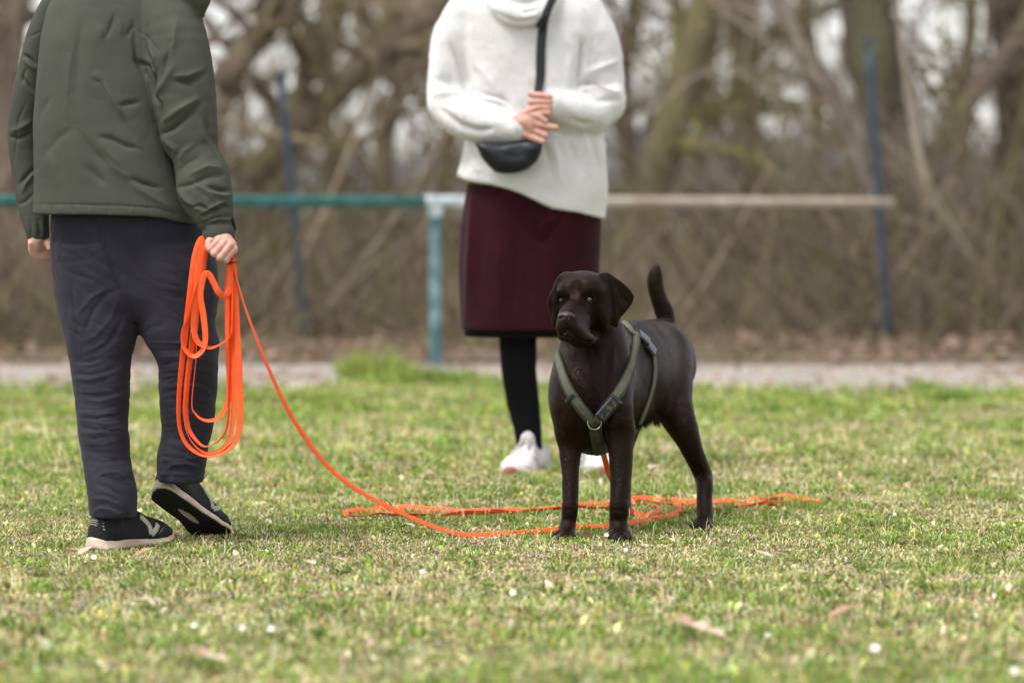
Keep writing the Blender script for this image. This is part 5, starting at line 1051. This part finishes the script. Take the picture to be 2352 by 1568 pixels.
# ------------------------------------------------------------------ trees
def bark(name, a, b, c): return M(name, a, b, rough=.95, scale=7, bump=1, bscale=40, spec=.1, c3=c, scale3=2.2, stretch=(1, 1, .4), bdist=.03, detail=6)
BK = [bark('grey_brown_bark', (.21, .16, .125), (.14, .105, .08), (.19, .17, .08)), bark('mossy_bark', (.17, .135, .095), (.155, .135, .07), (.17, .155, .07)), bark('pale_bark', (.34, .29, .25), (.24, .20, .17), (.22, .20, .12)), bark('dark_bark', (.105, .085, .065), (.07, .056, .044), (.105, .10, .055))]
M_twig = M('twigs', None, attr=True, rough=.95, spec=.1)
def grow(P, Rd, cnt, llo, lhi, up, spread, tlo=.2, thi=1., n=6, rk=.5):
    """children of branches P (M,N,3): cnt each"""
    Mn, N, _ = P.shape; i = np.repeat(np.arange(Mn), cnt); t = RS.uniform(tlo, thi, len(i))*(N-1.001); k = t.astype(int); f = (t-k)[:, None]
    s = P[i, k]*(1-f)+P[i, k+1]*f; r0 = (Rd[i, k]*(1-f[:, 0])+Rd[i, k+1]*f[:, 0])*rk; par = P[i, k+1]-P[i, k]; par /= np.linalg.norm(par, axis=1, keepdims=True)+1e-9
    d = par*.6+RS.normal(0, spread, (len(i), 3)); d[:, 2] += up; d /= np.linalg.norm(d, axis=1, keepdims=True); L = RS.uniform(llo, lhi, len(i))
    C = [s]; bend = RS.normal(0, .22, (len(i), 3)); 
    for q in range(n-1):
        d = d+bend*.35+RS.normal(0, .12, d.shape)+np.array([0, 0, up*.08]); d /= np.linalg.norm(d, axis=1, keepdims=True); C.append(C[-1]+d*(L/(n-1))[:, None])
    C = np.stack(C, 1); rr = np.maximum(r0, .0025)[:, None]*np.linspace(1, .25, n)[None]; return C, rr
def tree(path, r0, r1, label, bk, limbs=9, llo=1.2, lhi=3.2, up=.35, zlo=.1, tw=6, cat='tree', rk=.42):
    n0 = (len(path)-1)*5+1; e = np.array(path[-1])-np.array(path[-2]); e = e/np.linalg.norm(e); path = list(path)+[tuple(np.array(path[-1])+e*1.3+[.1, 0, .3]), tuple(np.array(path[-1])+e*2.4+[.0, 0, .9])]
    P = cr(path, 5); n = len(P); base = P[0].copy(); base[2] = 0
    rr = np.interp(np.arange(n), [0, n0-1, n-1], [r0, r1, r1*.16])*(1+.08*np.sin(np.arange(n)*.9+path[0][0])); rr[0] *= 1.35; rr[1] *= 1.12
    o = empty('bare_tree', base); v, q = tubes(P[None], rr[None], 12); v = v+vnorm(v, q)*(vnoise(v, 5, 3)*.22*r1+vnoise(v, 14, 4)*.01)[:, None]; mk('trunk', v, q, BK[bk], o)
    L1 = grow(P[None], rr[None], limbs+2, llo, lhi, up, .7, zlo, n0/n*.92, 9, rk); L2 = grow(*L1, 7, .5, 1.5, .15, .6, .15, 1, 6, .5); L3 = grow(*L2, tw, .25, .8, .1, .7, .1, 1, 4, .5)
    V1 = tubes(*L1, 6); V2 = tubes(*L2, 4); V3 = tubes(*L3, 3); v, q = join([V1, V2, V3]); cc = np.array([(.20, .155, .12), (.19, .17, .08), (.26, .21, .17), (.14, .11, .085)])[bk]*1.0
    nz = vnoise(v, 1.2, 5)[:, None]; C = cc*(1+.25*nz)+np.array([.03, .035, -.02])*np.clip(vnoise(v, .8, 6), 0, 1)[:, None]; mk('crown', v, q, M_twig, o, cols=C.clip(.02, .9)); tag(o, label, cat, 'bare trees beyond the railing'); return o
def T(Y, pts): # trunk path from picture positions, starting at the ground
    p = [W(x, y, Y+dy) for x, y, dy in pts]; p[0][2] = 0; return [tuple(a) for a in p]
tree(T(24.5, [(2110, 790, 0), (2095, 520, 0), (2045, 260, .1), (1992, 40, .2), (1950, -250, .5), (1900, -700, 1)]), .20, .17, 'thick dark mossy trunk rising just right of the right fence post', 3, 7, .6, 1.5, zlo=.45, rk=.16)
tree(T(25, [(2080, 760, 0), (2090, 520, -.1), (2180, 300, 0), (2290, 150, .3), (2420, -60, .6), (2500, -350, 1)]), .10, .05, 'pale slanting tree leaning right from the right fence post', 0, 8, zlo=.3)
tree(T(24.5, [(2110, 780, 0), (2040, 560, 0), (1990, 400, .1), (1900, 210, .3), (1820, 60, .5), (1780, -160, .8)]), .060, .03, 'thin pale tree leaning left behind the right fence post', 2, 7, zlo=.3)
tree(T(29, [(1480, 700, 0), (1500, 420, .1), (1560, 250, .2), (1610, 60, .3), (1640, -120, .4), (1700, -500, .8)]), .16, .10, 'olive-brown trunk rising behind the right sleeve', 1, 10, zlo=.2)
tree(T(28, [(520, 700, 0), (560, 460, 0), (680, 300, .2), (800, 190, .3), (920, 90, .5), (1060, -60, .8), (1200, -350, 1)]), .14, .09, 'long trunk slanting right behind the left fence post', 0, 12, zlo=.1)
tree(T(26, [(470, 760, 0), (480, 400, 0), (515, 200, .2), (600, 80, .3), (700, -40, .5), (800, -260, .8)]), .12, .08, 'curved brown trunk beside the jacket sleeve, leaning right', 0, 12, zlo=.1)
tree(T(30, [(660, 760, 0), (640, 420, .1), (650, 330, .2), (700, 180, .3), (770, 20, .5), (800, -300, .8)]), .13, .09, 'mossy trunk directly behind the left fence post', 1, 10, zlo=.1)
tree(T(31, [(1760, 760, 0), (1730, 420, .1), (1700, 200, .2), (1720, 0, .3), (1740, -300, .5)]), .12, .08, 'upright mossy trunk between the dog tail and right fence post', 1, 11, zlo=.1)
tree(T(26, [(2300, 800, 0), (2290, 560, 0), (2330, 300, .2), (2320, 80, .3), (2380, -80, .6), (2400, -400, .8)]), .14, .10, 'dark trunk at the right edge of the wood', 3, 12, zlo=.1)
tree(T(23.5, [(2420, 800, 0), (2350, 730, 0), (2270, 640, .1), (2200, 550, .2), (2140, 440, .3), (2100, 300, .6)]), .045, .025, 'thin pale fallen stem slanting up to the left at the right edge', 2, 5, .5, 1.2, zlo=.3)
tree(T(27, [(20, 760, 0), (30, 420, 0), (10, 200, .2), (30, 0, .3), (60, -300, .8)]), .15, .11, 'brown trunk at the left edge beyond the man', 0, 12, zlo=.1)
tree(T(33, [(900, 700, 0), (880, 400, .1), (900, 250, .2), (940, 120, .3), (900, -100, .5), (880, -400, .8)]), .10, .07, 'slim brown trunk left of the white sweater', 0, 12, zlo=.1)
tree(T(34, [(1440, 700, 0), (1450, 400, .1), (1430, 200, .2), (1460, 0, .3), (1440, -300, .5)]), .10, .07, 'slim trunk close to the right shoulder of the sweater', 3, 12, zlo=.1)
tree(T(32, [(2200, 700, 0), (2210, 420, .1), (2190, 250, .2), (2230, 60, .3), (2200, -300, .5)]), .09, .06, 'slim trunk between the thick trunk and the right edge tree', 1, 10, zlo=.1)
tree(T(36, [(1880, 700, 0), (1860, 420, .1), (1880, 250, .2), (1840, 60, .3), (1860, -300, .5)]), .09, .06, 'far slim trunk left of the right fence post', 0, 10, zlo=.1)
tree(T(40, [(760, 650, 0), (770, 420, .1), (750, 250, .2), (760, 60, .3), (780, -200, .5)]), .10, .06, 'far straight trunk right of the left fence post', 0, 10, zlo=.1)
tree(T(44, [(1600, 650, 0), (1590, 420, .1), (1620, 250, .2), (1600, 60, .3), (1580, -200, .5)]), .10, .06, 'far trunk above the dog back', 3, 10, zlo=.1)
tree(T(42, [(1030, 650, 0), (1020, 420, .1), (1040, 250, .2), (1010, 60, .3), (1030, -200, .5)]), .12, .07, 'far trunk above the railing post', 3, 10, zlo=.1)
for k_, (x_, Y_, r_, l_) in enumerate(((-7.0, 27, .13, 'brown trunk far outside the left edge of the view'), (-9.5, 31, .15, 'thick trunk farthest to the left of the wood'), (-5.6, 34, .10, 'slim trunk outside the left edge of the view'), (6.6, 27, .13, 'dark trunk outside the right edge of the view'), (8.4, 30, .14, 'thick trunk farthest to the right of the wood'))):
    tree([(x_, Y_, 0), (x_+.1, Y_, 1.2), (x_+.25, Y_+.2, 2.6), (x_+.1, Y_+.4, 4.2), (x_+.4, Y_+.5, 5.6)], r_, r_*.6, l_, k_ % 4, 8, zlo=.15)
# brushwood filling the edge of the wood
def brush(n, y0, y1, hlo, hhi, rlo, rhi, wx, seed):
    Y = RS.uniform(y0, y1, n); x = RS.uniform(-1, 1, n)*(.1345*Y+wx); den = vnoise(np.stack([x, Y, 0*x], 1), .8, seed)+.7*vnoise(np.stack([x, Y*.5, 0*x], 1), .45, seed+7); k = den > RS.uniform(-1.0, .35, n); x, Y = x[k], Y[k]; n = len(x)
    h = RS.uniform(hlo, hhi, n)*(.75+.5*(vnoise(np.stack([x, Y, 0*x], 1), .5, seed+1)*.5+.5)); d = RS.normal(0, .62, (n, 3)); d[:, 2] = 1; d /= np.linalg.norm(d, axis=1, keepdims=True); p = np.stack([x, Y, 0*x], 1); C = [p]; bend = RS.normal(0, .5, (n, 3)); bend[:, 2] = -.15
    for q in range(4): d = d+bend*.22; d /= np.linalg.norm(d, axis=1, keepdims=True); p = p+d*(h/4)[:, None]; C.append(p)
    P = np.stack(C, 1); P[..., 2] = np.maximum(P[..., 2], .01); rr = RS.uniform(rlo, rhi, n)[:, None]*np.linspace(1, .35, 5)[None]; v, q = tubes(P, rr, 3)
    pal = .8*np.array([(.24, .185, .145), (.30, .24, .20), (.17, .13, .10), (.22, .20, .09), (.26, .23, .10), (.13, .10, .075), (.36, .27, .20)]); c = pal[RS.randint(0, len(pal), n)]*RS.uniform(.7, 1.25, (n, 1)); g_ = vnoise(np.stack([x, Y, 0*x], 1), 1.1, seed+3)[:, None]; c = c*(1+.4*g_).clip(.5, 1.5)
    return v, q, np.repeat(c, 15, 0)
bl = [brush(8600, 20.8, 25, .3, 1.0, .002, .006, 1.8, 41), brush(6600, 22, 30, .6, 1.5, .003, .009, 2.2, 45), brush(1900, 24, 34, 1.2, 2.8, .004, .011, .9, 45), brush(2600, 30, 46, .8, 2.2, .004, .010, 1.0, 49), brush(650, 29, 44, 2.0, 4.4, .004, .013, 2.0, 61), brush(130, 22, 30, 1.5, 3.0, .010, .020, .8, 53)]
n = 0; VV, QQ, CC = [], [], []
for v, q, c in bl: VV.append(v); QQ.append(q+n); CC.append(c); n += len(v)
o = mk('brushwood', np.concatenate(VV), np.concatenate(QQ), M_twig, cols=np.concatenate(CC)); tag(o, kind='stuff')
# buds and clinging leaves as specks in the brush, litter on the wood floor
def specks(n, y0, y1, z0, z1, s0, s1, pal, name, wx=.8, flat=False, mask=None):
    Y = RS.uniform(y0, y1, n); x = RS.uniform(-1, 1, n)*(.1345*Y+wx); z = z0+(z1-z0)*RS.uniform(0, 1, n)**1.3; k = vnoise(np.stack([x, Y, z], 1), .9 if flat else 1.2, 77) > RS.uniform(-.9, .5, n)
    x, Y, z = x[k], Y[k], z[k]; n = len(x); u = RS.normal(0, 1, (n, 3)); 
    if flat: u[:, 2] *= .35
    u /= np.linalg.norm(u, axis=1, keepdims=True); w = np.cross(u, RS.normal(0, 1, (n, 3))*(np.array([.3, .3, 1]) if flat else 1)); w /= np.linalg.norm(w, axis=1, keepdims=True); s = RS.uniform(s0, s1, (n, 1)); P = np.stack([x, Y, z], 1)
    V = np.stack([P-u*s, P-w*s*.5, P+u*s, P+w*s*.5], 1).reshape(-1, 3); pal = np.array(pal); c = pal[RS.randint(0, len(pal), n)]*RS.uniform(.7, 1.25, (n, 1))
    o = mk(name, V, np.arange(n*4).reshape(-1, 4), M_grass, cols=np.repeat(c, 4, 0), smooth=False); tag(o, kind='stuff')
specks(9000, 20.8, 34, .1, 3.8, .008, .022, [(.24, .24, .08), (.30, .26, .10), (.30, .22, .16), (.36, .26, .20), (.20, .20, .07), (.42, .34, .27)], 'budding_leaves')
specks(13000, 19.4, 26, .01, .07, .02, .05, [(.34, .23, .165), (.40, .29, .22), (.25, .175, .125), (.19, .135, .10), (.16, .15, .07)], 'leaf_litter',  2.0, True)
specks(2200, 16.7, 19.8, .008, .02, .010, .032, [(.45, .30, .22), (.30, .2, .14)], 'path_leaves', .5, True)
